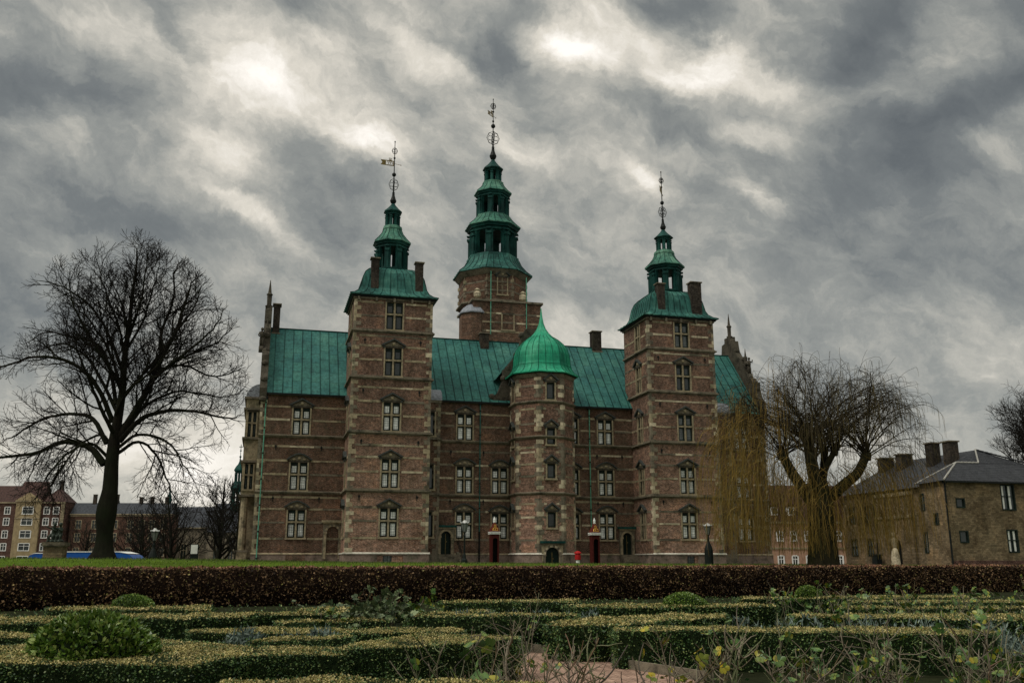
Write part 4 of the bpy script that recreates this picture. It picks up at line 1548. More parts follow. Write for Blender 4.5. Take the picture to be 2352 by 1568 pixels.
# ---- sandstone bay on the left end
b = MB()
hs = [(.22, .88, z, z + h) for z, h in ((7.6, 2.1), (12.0, 2.1))]
b.wall((-2.1, 2.6, 7.0), (1, 0, 0), 1.2, 7.0, 15.35, hs)
b.add([(-2.1, 2.6, 7), (-2.1, 8.4, 7), (-2.1, 8.4, 15.35), (-2.1, 2.6, 15.35)], [(0, 3, 2, 1)])
b.add([(-2.1, 2.6, 7), (-.9, 2.6, 7), (-.9, 8.4, 7), (-2.1, 8.4, 7)], [(0, 3, 2, 1)])
b.box(-2.1, -.9, 3.6, 8.4, GZ, 7, 0)
o = b.build('side_bay', 'stone', castle)
for a, c, z, zz in hs:
    window(-2.1 + .55, 2.6, z, .66, zz - z, None, 'glass_dim', 0, castle)
b = MB()
for z in (7.1, 9.95, 11.9, 14.4, 15.35):
    b.box(-2.28, -.92, 2.42, 8.5, z - .12, z + .06, 1)
b.tube([(-1.75, 2.85, 2.6), (-1.75, 2.85, 3.2), (-1.75, 2.85, 6.9)], [.3, .34, .28], 10, 0)
b.box(-2.15, -1.3, 2.45, 3.3, 1.75, 2.45, 0)
b.box(-2.2, -1.2, 2.4, 3.4, 2.45, 2.62, 1)
b.box(-2.3, -.95, 2.3, 3.6, GZ, 1.75, 2)
b.build('bay_column', ['stone', 'stone_dark', 'plinth'], o)
b = MB()
pts = [(-.9 - 1.25 * math.cos(PI / 2 * i / 8), 15.4 + 1.2 * math.sin(PI / 2 * i / 8)) for i in range(9)]
b.prism(pts + [(-.9, 15.4)], 2.7, 8.3, 'y')
b.build('lead_roof', 'lead', o)

# ---- drainpipes
for xx, zt, zg in ((-.5, 14.9, GZ), (17.75, 15.2, 4.2), (27.88, 15.2, 3.5)):
    t = MB()
    t.tube([(xx, -.2, zt), (xx, -.16, zt - .5), (xx, -.16, zg)], .05, 8, 0)
    if zg > GZ:
        t.tube([(xx, -.16, zg), (xx, -.16, GZ)], .065, 8, 1)
    for z in np.arange(GZ + 1, zt, 2.1):
        t.tube([(xx, -.16, z), (xx, -.16, z + .1)], .085, 8, 1)
    t.box(xx - .14, xx + .14, -.3, -.06, zt - .08, zt + .2, 1)
    t.build('drainpipe', ['verdigris' if xx < 0 or xx > 20 else 'copper', 'iron'], castle)
for xx in (.5, 4.2, 15.2, 18.1, 28.6, 31.0):
    for zz in (6.65, 10.85):
        a = MB()
        a.prism([(xx - .03, zz - .2), (xx + .03, zz - .2), (xx + .03, zz), (xx + .1, zz + .07), (xx + .02, zz + .24), (xx - .02, zz + .24), (xx - .1, zz + .07), (xx - .03, zz)], -.06, -.02, 'y')
        a.build('wall_anchor', 'iron', castle)
# ------------------------------------------------------------------ helpers for scattered leaves
def poly_area(P):
    x, y = P[:, 0], P[:, 1]
    return .5 * (np.dot(x, np.roll(y, -1)) - np.dot(y, np.roll(x, -1)))


def in_poly(P, x, y):
    c = np.zeros(len(x), bool)
    j = len(P) - 1
    for i in range(len(P)):
        xi, yi, xj, yj = *P[i], *P[j]
        m = ((yi > y) != (yj > y)) & (x < (xj - xi) * (y - yi) / (yj - yi + 1e-12) + xi)
        c ^= m
        j = i
    return c


def sample_poly(P, n):
    lo, hi = P.min(0), P.max(0)
    out = np.zeros((0, 2))
    while len(out) < n:
        q = rng.uniform(lo, hi, (n * 2, 2))
        out = np.concatenate([out, q[in_poly(P, q[:, 0], q[:, 1])]])
    return out[:n]


def wob(x, y, a=.03, f=2.1):
    return a * (np.sin(x * f + 1.3) * np.cos(y * f * 1.3 + .4) + .6 * np.sin(x * f * 2.7 + y * 1.9))


def hedge(name, poly, h, label, group, leaf, dens_top, dens_side, top='box_top', side='box_side', core='box_core', cat='hedge', z0=0.0, spread=.05, wa=.02, sidefac=1.0):
    """clipped hedge: dark core plus leaf-sized faces over its top and sides"""
    P = np.array(poly, float)
    if poly_area(P) < 0:
        P = P[::-1]
    g = NP()
    core_mb = MB()
    c = P.mean(0)
    ins = P + (c - P) / (np.linalg.norm(c - P, axis=1, keepdims=True) + 1e-9) * leaf * 1.2
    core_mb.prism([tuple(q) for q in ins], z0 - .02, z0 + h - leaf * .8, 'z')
    o = bpy.data.meshes.new(name)
    nt = int(abs(poly_area(P)) * dens_top)
    q = sample_poly(P, nt)
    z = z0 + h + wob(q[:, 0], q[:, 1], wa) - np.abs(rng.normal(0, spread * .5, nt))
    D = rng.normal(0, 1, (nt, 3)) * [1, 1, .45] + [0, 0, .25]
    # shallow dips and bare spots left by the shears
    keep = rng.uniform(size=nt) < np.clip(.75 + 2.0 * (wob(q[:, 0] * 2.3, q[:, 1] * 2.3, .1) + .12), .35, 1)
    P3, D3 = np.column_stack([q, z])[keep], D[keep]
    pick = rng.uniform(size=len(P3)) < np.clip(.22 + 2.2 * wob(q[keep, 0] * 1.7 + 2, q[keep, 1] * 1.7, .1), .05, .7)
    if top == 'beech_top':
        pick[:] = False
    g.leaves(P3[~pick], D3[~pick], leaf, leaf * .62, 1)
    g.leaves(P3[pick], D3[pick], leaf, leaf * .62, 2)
    for i in range(len(P)):
        a, b = P[i], P[(i + 1) % len(P)]
        L = np.linalg.norm(b - a)
        if L < .05:
            continue
        n_ = np.array([(b - a)[1], -(b - a)[0]]) / L
        ns = int(L * h * dens_side)
        t = rng.uniform(0, 1, ns)
        zz = z0 + h * rng.uniform(0.0, 1.0, ns) ** .85
        off = rng.normal(0, spread, ns) + wob(t * L * 1.5, zz * 3 + i, wa * 1.5)
        p = a[None] + (b - a)[None] * t[:, None] + n_[None] * off[:, None]
        D = rng.normal(0, 1, (ns, 3)) * [1, 1, .8] + np.array([n_[0] * .7, n_[1] * .7, .15])
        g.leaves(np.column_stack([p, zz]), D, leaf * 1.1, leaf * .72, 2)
    g.mb(core_mb, 0)
    ob = g.build(name, [core, top, side])
    return tag(ob, label, cat, group)


HEDGES = [
    ('pad', [(-9, 13.25), (-7.0, 13.25), (-5.4, 14.5), (-3.75, 13.25), (-3.1, 13.0), (-2.31, 13.05), (-1.8, 14.6), (-.96, 15.2), (.1, 14.85), (.1, 14.3), (-.9, 13.35), (-1.7, 12.75), (-2.45, 12.5), (-2.0, 11.9), (-3.25, 11.8), (-3.5, 10.65), (-4.7, 10.85), (-9, 10.7)],
     'widest clipped box hedge carrying the large leafy dome at the left', .6),
    ('near', [(-2.7, 9.2), (-1.75, 9.75), (.3, 9.1), (.6, 7.0), (-2.7, 7.0)], 'nearest clipped box hedge, cut by the bottom edge beside the brick path', .6),
    ('c', [(-11, 15.8), (-7.3, 15.75), (-7.3, 14.7), (-11, 14.7)], 'short box hedge behind the large leafy dome at the left edge', .58),
    ('d', [(-13, 19.7), (-9.3, 20.3), (-8.6, 19.7), (-8.7, 18.2), (-13, 18.1)], 'box hedge at far left, just in front of the strip with the small round dome', .58),
    ('e', [(-11.5, 24.0), (-7.8, 24.85), (-7.2, 22.8), (-11.05, 22.75)], 'box hedge block carrying the small smooth dome at left below the beech hedge', .6),
    ('e0', [(-16, 22.2), (-11.7, 22.3), (-11.5, 21.2), (-16, 21.2)], 'thin box hedge strip at the far left edge under the beech hedge', .5),
    ('f', [(-8.4, 20.9), (-3.7, 21.95), (-3.6, 21.1), (-5.5, 20.7), (-5.5, 19.8), (-6.6, 19.8), (-6.43, 19.2), (-7.74, 19.15), (-8.5, 19.2)], 'stepped box hedge with a square projecting corner, right of the large dome', .6),
    ('g', [(-5.65, 17.0), (-2.9, 17.45), (-.9, 17.0), (-.8, 16.5), (-2.7, 16.05), (-5.45, 16.25)], 'long narrow box hedge with grey lavender along its near foot', .55),
    ('h', [(-3.75, 13.7), (-2.5, 14.85), (-2.35, 14.2), (-3.25, 13.3)], 'small loose leafy box hedge beside the lavender behind the widest hedge', .63),
    ('i', [(-2.15, 20.75), (1.45, 21.15), (1.4, 20.5), (-2.08, 20.1)], 'straight box hedge with a clean cut left end, behind the bare rose stems', .6),
    ('j', [(-2.45, 22.1), (-.54, 23.9), (-.5, 22.9), (-2.35, 21.4)], 'slanting box hedge right of the leafy rose bush at mid garden', .55),
    ('k', [(-2.05, 28.0), (2.0, 28.75), (1.9, 27.45), (-1.95, 26.95)], 'farthest straight box hedge below the stair tower', .6),
    ('l', [(1.35, 25.4), (4.37, 25.8), (7.05, 25.6), (6.85, 24.8), (4.3, 24.1), (1.67, 24.2)], 'box hedge carrying the round dome right of centre', .6),
    ('m', [(.6, 17.4), (1.14, 18.75), (3.49, 20.6), (4.6, 20.7), (4.3, 19.4), (3.13, 18.4), (1.85, 16.8), (.89, 16.8)], 'wedge shaped box hedge behind the brick path', .62),
    ('n', [(1.72, 16.4), (2.81, 16.65), (7.85, 16.2), (7.45, 14.8), (2.3, 15.7), (1.7, 15.75)], 'long dark fronted box hedge behind the bare roses at lower right', .62),
    ('o', [(6.2, 21.3), (11.2, 21.2), (14, 20.8), (13, 19.0), (10.0, 19.2), (6.0, 20.4)], 'box hedge strip behind the grey lavender at right', .58),
    ('p', [(7.35, 31.0), (10.5, 32.0), (16, 32.6), (15.6, 31.2), (10.0, 30.55), (7.15, 30.0)], 'thin box hedge carrying the smallest dome, below the beech hedge at right', .58),
    ('q1', [(10.2, 29.2), (18, 29.4), (18, 28.4), (10.0, 28.2)], 'thin box hedge right of the smallest dome, second from the beech hedge', .55),
    ('q2', [(8.6, 25.3), (14.5, 25.4), (14.2, 24.5), (8.5, 24.5)], 'thin box hedge among the rose stems at right, third from the beech hedge', .55),
    ('r', [(-5.3, 24.7), (-4.1, 24.7), (-4.1, 23.7), (-5.3, 23.6)], 'short box hedge block at the foot of the tall leafy rose', .55),
    ('s', [(-5.0, 20.6), (-3.0, 21.0), (-2.6, 20.2), (-4.8, 19.6)], 'short box hedge block left of the straight clean cut hedge', .5),
]
for key, poly, label, h in HEDGES:
    yc = np.mean([p[1] for p in poly])
    leaf = .027 if yc < 14 else .032 if yc < 18 else .045 if yc < 23 else .055
    k = (.027 / leaf) ** 2
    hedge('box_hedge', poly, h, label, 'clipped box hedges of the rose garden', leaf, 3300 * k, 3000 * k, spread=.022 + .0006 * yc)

# the tall beech hedge
a0, a1 = HA - HD * 14, HB + HD * 9
bp = [tuple(a0), tuple(a1), tuple(a1 + HN * 1.0), tuple(a0 + HN * 1.0)]
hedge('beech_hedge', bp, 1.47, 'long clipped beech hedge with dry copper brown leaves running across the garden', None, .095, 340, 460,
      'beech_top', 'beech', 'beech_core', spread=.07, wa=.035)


def dome(name, c, rad, hh, leaf, n, label, group, mat='dome_leaf'):
    v = rng.normal(size=(n, 3))
    v[:, 2] = np.abs(v[:, 2])
    v /= np.linalg.norm(v, axis=1, keepdims=True)
    lump = 1 + .045 * np.sin(v[:, 0] * 7 + 1) * np.cos(v[:, 1] * 6) + .03 * np.sin(v[:, 2] * 11 + v[:, 0] * 5)
    rr = (lump - np.abs(rng.normal(0, .035, n)))[:, None]
    P = np.array(c) + v * rr * [rad, rad, hh]
    D = v * .9 + rng.normal(0, .75, (n, 3)) + [0, 0, .25]
    g = NP()
    cm = MB()
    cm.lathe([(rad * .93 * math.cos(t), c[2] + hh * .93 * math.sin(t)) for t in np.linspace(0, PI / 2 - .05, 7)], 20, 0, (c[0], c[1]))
    g.leaves(P, D, leaf, leaf * .55, 1)
    g.mb(cm, 0)
    return tag(g.build(name, ['box_core', mat]), label, 'topiary', group)


TG = 'rounded topiary domes'
dome('topiary_dome', (-5.2, 12.0, .5), .76, .57, .075, 4400, 'large leafy evergreen dome in the left foreground', TG)
dome('topiary_dome', (-9.58, 24.2, .55), .52, .34, .04, 3600, 'small smooth round dome at left below the beech hedge', TG)
dome('topiary_dome', (4.5, 25.0, .55), .57, .36, .045, 3600, 'round clipped dome right of centre, below the right tower', TG)
dome('topiary_dome', (9.7, 31.3, .55), .42, .38, .05, 2600, 'smallest farthest dome half hidden by rose stems at right', TG)

# lavender
for i, (pts, label, hh, n) in enumerate([
        ([(-5.2, 15.6), (-2.9, 16.0), (-2.7, 15.2), (-5.0, 15.1)], 'grey green lavender tufts in front of the long narrow hedge', .55, 2600),
        ([(-9.5, 14.5), (-7.2, 14.3), (-7.2, 13.6), (-9.5, 13.6)], 'grey lavender tufts at the left edge behind the large dome', .4, 900),
        ([(3.9, 18.6), (10.8, 18.0), (10.2, 16.8), (3.9, 17.0)], 'grey lavender band behind the dark fronted hedge at right', .58, 4200),
        ([(-1.8, 22.6), (2.0, 23.0), (2.0, 21.6), (-1.2, 21.6)], 'grey lavender band between the straight hedges at centre', .5, 2200)]):
    q = sample_poly(np.array(pts), n)
    m_ = .7 + .5 * np.sin(q[:, 0] * 5.1 + 1.3) * np.cos(q[:, 1] * 4.3)
    hgt = hh * np.clip(m_, .35, 1.1) * rng.uniform(.3, 1.05, n)
    g = NP()
    g.leaves(np.column_stack([q, hgt]), rng.normal(0, .5, (n, 3)) + [0, 0, .8], .13, .028, 0)
    g.leaves(np.column_stack([q, hgt * .5]), rng.normal(0, .5, (n, 3)) + [0, 0, .8], .14, .03, 0)
    tag(g.build('lavender', ['lavender']), label, 'lavender', kind='stuff')

# low weeds and fallen leaf over the beds (one mass)
n_ = 16000
q = np.column_stack([rng.uniform(-18, 24, n_), rng.uniform(9, 50, n_)])
q = q[(s_of(q[:, 0], q[:, 1]) < -.1) & ~((q[:, 0] > -.6) & (q[:, 0] < 2.8) & (q[:, 1] < 18.6))]
g = NP()
g.leaves(np.column_stack([q, rng.uniform(0, .06, len(q))]), rng.normal(0, 1, (len(q), 3)) * [1, 1, .5] + [0, 0, .4], .09, .05)
tag(g.build('ground_cover', ['box_side']), 'low green weeds growing over the dark beds', 'ground cover', kind='stuff')

# path edging
e = MB()
e.prism([(1.66, 16.12), (2.8, 14.2), (2.84, 14.22), (1.7, 16.16)], 0, .15, 'z')
e.prism([(1.7, 16.16), (1.74, 17.3), (1.78, 17.3), (1.74, 16.16)], 0, .15, 'z')
tag(e.build('path_edging', 'stone_dark'), 'low weathered board edging the brick path at right', 'edging')
e = MB()
e.prism([(.36, 18.6), (1.74, 17.3), (1.77, 17.33), (.39, 18.64)], 0, .16, 'z')
tag(e.build('path_edging', 'stone_dark'), 'low board edging under the wedge hedge behind the path', 'edging')


# ------------------------------------------------------------------ rose bushes
def unit(v):
    return v / (np.linalg.norm(v) + 1e-9)


def rose(x, y, h, ncane, nleaf, label, lean=.35, leaf=.062, thick=.008, group='roses in winter', matl='rose_leaf', twigs=3, spread=.12):
    root = thing('rose_bush', label, 'rose bush', (x, y, 0), 0, group)
    tubes, tips = [], []
    for c in range(ncane):
        a = rng.uniform(0, 2 * PI)
        p = np.array([math.cos(a), math.sin(a), 0]) * rng.uniform(.0, spread)
        d = unit(np.array([math.cos(a) * lean * rng.uniform(.3, 1.3), math.sin(a) * lean * rng.uniform(.3, 1.3), 1]))
        L = h * rng.uniform(.5, 1.05)
        k = 8
        pts = [p]
        for i in range(k):
            d = unit(d + rng.normal(0, .23, 3) + [0, 0, .05])
            pts.append(pts[-1] + d * L / k)
        pts = np.array(pts)
        r0 = thick * rng.uniform(.7, 1.5)
        tubes.append((pts, np.linspace(r0, r0 * .45, k + 1), 6))
        for t in range(twigs):
            i = rng.integers(2, k)
            b = pts[i]
            d2 = unit(np.array([rng.normal(), rng.normal(), rng.uniform(.2, 1.3)]))
            L2 = h * rng.uniform(.12, .38)
            q = [b]
            dd = d2
            for j in range(4):
                dd = unit(dd + rng.normal(0, .2, 3) + [0, 0, .08])
                q.append(q[-1] + dd * L2 / 4)
            q = np.array(q)
            tubes.append((q, np.linspace(r0 * .6, r0 * .3, 5), 5))
            tips += [q[2], q[3], q[4]]
        tips += [pts[-1], pts[-2], pts[-3]]
        # thorns and knuckles
        for j in range(int(L / .045)):
            t = rng.uniform(0, k - .01)
            i = int(t)
            b = pts[i] + (pts[i + 1] - pts[i]) * (t - i)
            v = unit(rng.normal(size=3)) * (r0 + .012)
            tubes.append((np.array([b, b + v + [0, 0, -.004]]), [.0035, .0006], 3))
    g = NP()
    g.tubes(tubes)
    g.build('canes', ['rose_cane'], root)
    if nleaf:
        g = NP()
        tips = np.array(tips)
        idx = rng.integers(0, len(tips), nleaf)
        for i in idx:
            b = tips[i] + rng.normal(0, .012, 3)
            ax = unit(np.array([rng.normal(), rng.normal(), rng.uniform(-.3, .5)]))
            sd_ = unit(np.cross(ax, rng.normal(size=3)))
            sz = leaf * rng.uniform(.7, 1.35)
            for (t, w) in ((.5, 1), (.5, -1), (1.0, 1), (1.0, -1), (1.5, 0)):
                if w == 0:
                    dr = ax
                    o_ = b + ax * sz * 1.25
                else:
                    dr = unit(ax * .45 + sd_ * w)
                    o_ = b + ax * sz * t
                # each leaflet: rounded outline with a fold along its rib
                wv = unit(np.cross(dr, np.cross(ax, sd_)))
                nv = np.cross(dr, wv)
                prof = [(0, .0), (.22, .30), (.5, .42), (.8, .28), (1.0, .0)]
                rib = [o_ + dr * sz * t_ for t_, _ in prof]
                lf = [o_ + dr * sz * t_ + wv * sz * w_ + nv * sz * w_ * .35 for t_, w_ in prof]
                rt_ = [o_ + dr * sz * t_ - wv * sz * w_ + nv * sz * w_ * .35 for t_, w_ in prof]
                V = np.array(rib + lf + rt_)
                F = [[i_, i_ + 1, 6 + i_, 5 + i_] for i_ in range(4)] + [[i_ + 1, i_, 10 + i_, 11 + i_] for i_ in range(4)]
                g.add(V, F)
        g.build('foliage', [matl], root)
    return root


ROSES = [
    (-.55, 9.8, 1.22, 9, 9, 'bare rose bush with one cluster of big yellow green leaves, left of the path', .5, .095, .009, 'rose_leaf'),
    (.05, 10.9, 1.12, 11, 3, 'tangled leafless rose bush in front of the brick path', .55, .06, .011, 'rose_leaf'),
    (.75, 11.4, .95, 9, 2, 'bare rose bush with thick forked canes on the brick path side', .5, .06, .012, 'rose_yellow'),
    (1.75, 10.2, 1.08, 8, 11, 'rose bush with bright yellow leaves right of the brick path', .4, .07, .010, 'rose_yellow'),
    (2.35, 10.9, 1.15, 7, 4, 'sparse rose bush with pale upright canes right of the yellow leaved one', .4, .06, .012, 'rose_leaf'),
    (3.05, 10.6, 1.25, 8, 16, 'tall rose bush with grey green leaves below the round dome', .4, .07, .011, 'rose_leaf'),
    (3.75, 10.1, 1.12, 10, 12, 'broad pruned rose bush with many grey canes at lower right', .55, .065, .012, 'rose_leaf'),
    (4.25, 11.2, 1.3, 8, 18, 'leafy rose bush with tall green shoots at lower right', .4, .065, .010, 'rose_leaf'),
    (5.0, 10.4, 1.15, 10, 10, 'thorny rose bush with dense crossing canes near the right edge', .5, .062, .012, 'rose_leaf'),
    (5.45, 11.4, 1.25, 8, 16, 'rose bush with a few yellow leaves among green near the right edge', .4, .065, .010, 'rose_leaf'),
    (6.2, 11.0, 1.25, 9, 22, 'rose bush with arching green stems cut by the right edge', .6, .075, .009, 'rose_leaf'),
    (4.6, 9.3, .72, 7, 9, 'low rose bush at the bottom edge, in front of the crossing canes', .5, .06, .010, 'rose_leaf'),
    (2.75, 9.4, .62, 6, 7, 'low rose bush at the bottom edge, below the tall grey green one', .5, .06, .010, 'rose_leaf'),
]
for x, y, h, nc, nl, lab, ln, lf, th, mt in ROSES:
    rose(x, y, h, int(nc * 1.6), int(nl * 2.4), lab, ln, lf * .85, th * .85, matl=mt, twigs=6, spread=.2)
FAR = [(-3.75, 26.3, 1.05, 9, 60, 'leafy rose bush under the beech hedge, left one of the light green pair'),
       (-5.1, 26.0, .75, 9, 50, 'low leafy rose bush at the left end of the light green pair'),
       (-3.0, 20.6, 1.0, 10, 80, 'tall pale leaved rose bush in the middle of the garden'),
       (-2.3, 23.2, .95, 8, 40, 'leafy rose bush behind the slanting hedge'),
       (-3.6, 20.2, .8, 8, 36, 'low rose bush left of the tall pale leaved one'),
       (6.3, 17.6, 1.1, 9, 16, 'rose stems beside the lavender, behind the dark fronted hedge'),
       (7.6, 22.6, 1.15, 10, 26, 'rose stems with few leaves, left of the row at right'),
       (8.6, 22.9, 1.15, 10, 26, 'rose stems with green tips, second of the row at right'),
       (9.5, 22.5, 1.15, 10, 22, 'rose stems with yellowing leaf, third of the row at right'),
       (10.5, 22.9, 1.2, 10, 26, 'rose stems, fourth of the row at right'),
       (11.4, 22.5, 1.15, 10, 26, 'rose stems, fifth of the row at right'),
       (12.4, 22.9, 1.2, 10, 30, 'rose stems at the right end of the row'),
       (7.4, 26.6, 1.3, 8, 26, 'rose stems in front of the smallest dome'),
       (9.0, 26.9, 1.3, 8, 26, 'rose stems right of the smallest dome'),
       (11.0, 27.0, 1.3, 9, 30, 'upright rose stems under the willow, in front of the beech hedge'),
       (13.0, 27.2, 1.3, 9, 34, 'rose stems under the right house, in front of the beech hedge'),
       (14.8, 27.4, 1.35, 9, 36, 'rose stems at the right edge, in front of the beech hedge'),
       (.1, 18.4, 1.25, 8, 3, 'tall thin leafless rose stems behind the tangled bush')]
for x, y, h, nc, nl, lab in FAR:
    rose(x, y, h, nc, int(nl * (2.2 if nl > 38 else 1.3)), lab, .45 if nl > 38 else .3, .08 if nl > 38 else .065, .009, twigs=3, spread=.7 if nl > 38 else .45, matl='bush_leaf' if nl > 45 else 'rose_leaf')


# ------------------------------------------------------------------ bare trees
class Tree:
    def __init__(s, seed):
        s.r = np.random.default_rng(seed)
        s.big, s.small = [], []
        s.env = None
        s.minr = .0105

    def curve(s, p, d, L, k, bend, wig):
        pts = [np.asarray(p, float)]
        d = unit(np.asarray(d, float))
        for i in range(k):
            d = unit(d + np.asarray(bend) / k + s.r.normal(0, wig, 3))
            pts.append(pts[-1] + d * L / k)
        return np.array(pts)

    def grow(s, pts, r0, level, spec, t0=.2):
        """side branches along a limb; spec[level] = (spacing, length range, angle, upward bend, wiggle)"""
        if level >= len(spec):
            return
        sp, (l0, l1), ang, up, wig, rr = spec[level]
        seg = np.linalg.norm(np.diff(pts, axis=0), axis=1)
        cum = np.concatenate([[0], np.cumsum(seg)])
        tot = cum[-1]
        t = tot * t0 + s.r.uniform(0, sp)
        side = s.r.uniform(0, 2 * PI)
        while t < tot:
            i = min(np.searchsorted(cum, t, side='right') - 1, len(seg) - 1)
            f = (t - cum[i]) / seg[i]
            b = pts[i] + (pts[i + 1] - pts[i]) * f
            ax = unit(pts[i + 1] - pts[i])
            u = unit(np.cross(ax, [.2, .1, 1.0]) if abs(ax[2]) < .95 else np.cross(ax, [1, 0, 0]))
            v = np.cross(ax, u)
            side += 2.4 + s.r.normal(0, .5)
            a = ang * s.r.uniform(.7, 1.3)
            d = ax * math.cos(a) + (u * math.cos(side) + v * math.sin(side)) * math.sin(a)
            frac = t / tot
            L = s.r.uniform(l0, l1) * (1.15 - .75 * frac)
            d = unit(d + [0, 0, up * .5])
            rad = min(r0 * (1 - .7 * frac) * .62, rr * L)
            k = 6 if level == 0 else 5 if level == 1 else 4 if level == 2 else 3
            q = s.curve(b, d, L, k, [0, 0, up], wig)
            if s.env:
                lim = np.interp(q[:, 2], s.env[0], s.env[1]) * s.r.uniform(.9, 1.04)
                ok = np.hypot(q[:, 0] - s.env[2], q[:, 1]) < lim
                kk = len(q) if ok.all() else int(np.argmin(ok))
                if kk < 3:
                    t += sp * s.r.uniform(.65, 1.4)
                    continue
                q = q[:kk]
            s.add(q, max(rad, s.minr), level)
            s.grow(q, rad, level + 1, spec)
            t += sp * s.r.uniform(.65, 1.4)

    def add(s, q, r, level, end=.35):
        n = 8 if level < 0 else 6 if level == 0 else 4 if level == 1 else 3
        tip = max(r * end, .009)
        (s.big if level < 1 else s.small).append((q, np.linspace(r, tip, len(q)), n))


def tree_obj(name, T, label, cat, loc, mats, group=None, extra=None):
    root = thing(name, label, cat, loc, 0, group)
    g = NP()
    g.tubes(T.big)
    g.build('trunk', [mats[0]], root, smooth=True)
    if T.small:
        g = NP()
        g.tubes(T.small)
        g.build('crown', [mats[1]], root)
    return root


def smooth_path(P, k=4):
    """Catmull-Rom through control points"""
    P = np.array(P, float)
    P = np.vstack([2 * P[0] - P[1], P, 2 * P[-1] - P[-2]])
    out = []
    for i in range(1, len(P) - 2):
        for t in np.linspace(0, 1, k, endpoint=False):
            a, b, c, d = P[i - 1], P[i], P[i + 1], P[i + 2]
            out.append(.5 * ((2 * b) + (c - a) * t + (2 * a - 5 * b + 4 * c - d) * t ** 2 + (3 * b - a - 3 * c + d) * t ** 3))
    out.append(P[-2])
    return np.array(out)


LS = [(.62, (1.7, 3.6), .85, .30, .10, .030), (.36, (.8, 1.9), .75, .22, .13, .022), (.20, (.35, .85), .7, .15, .16, .020)]


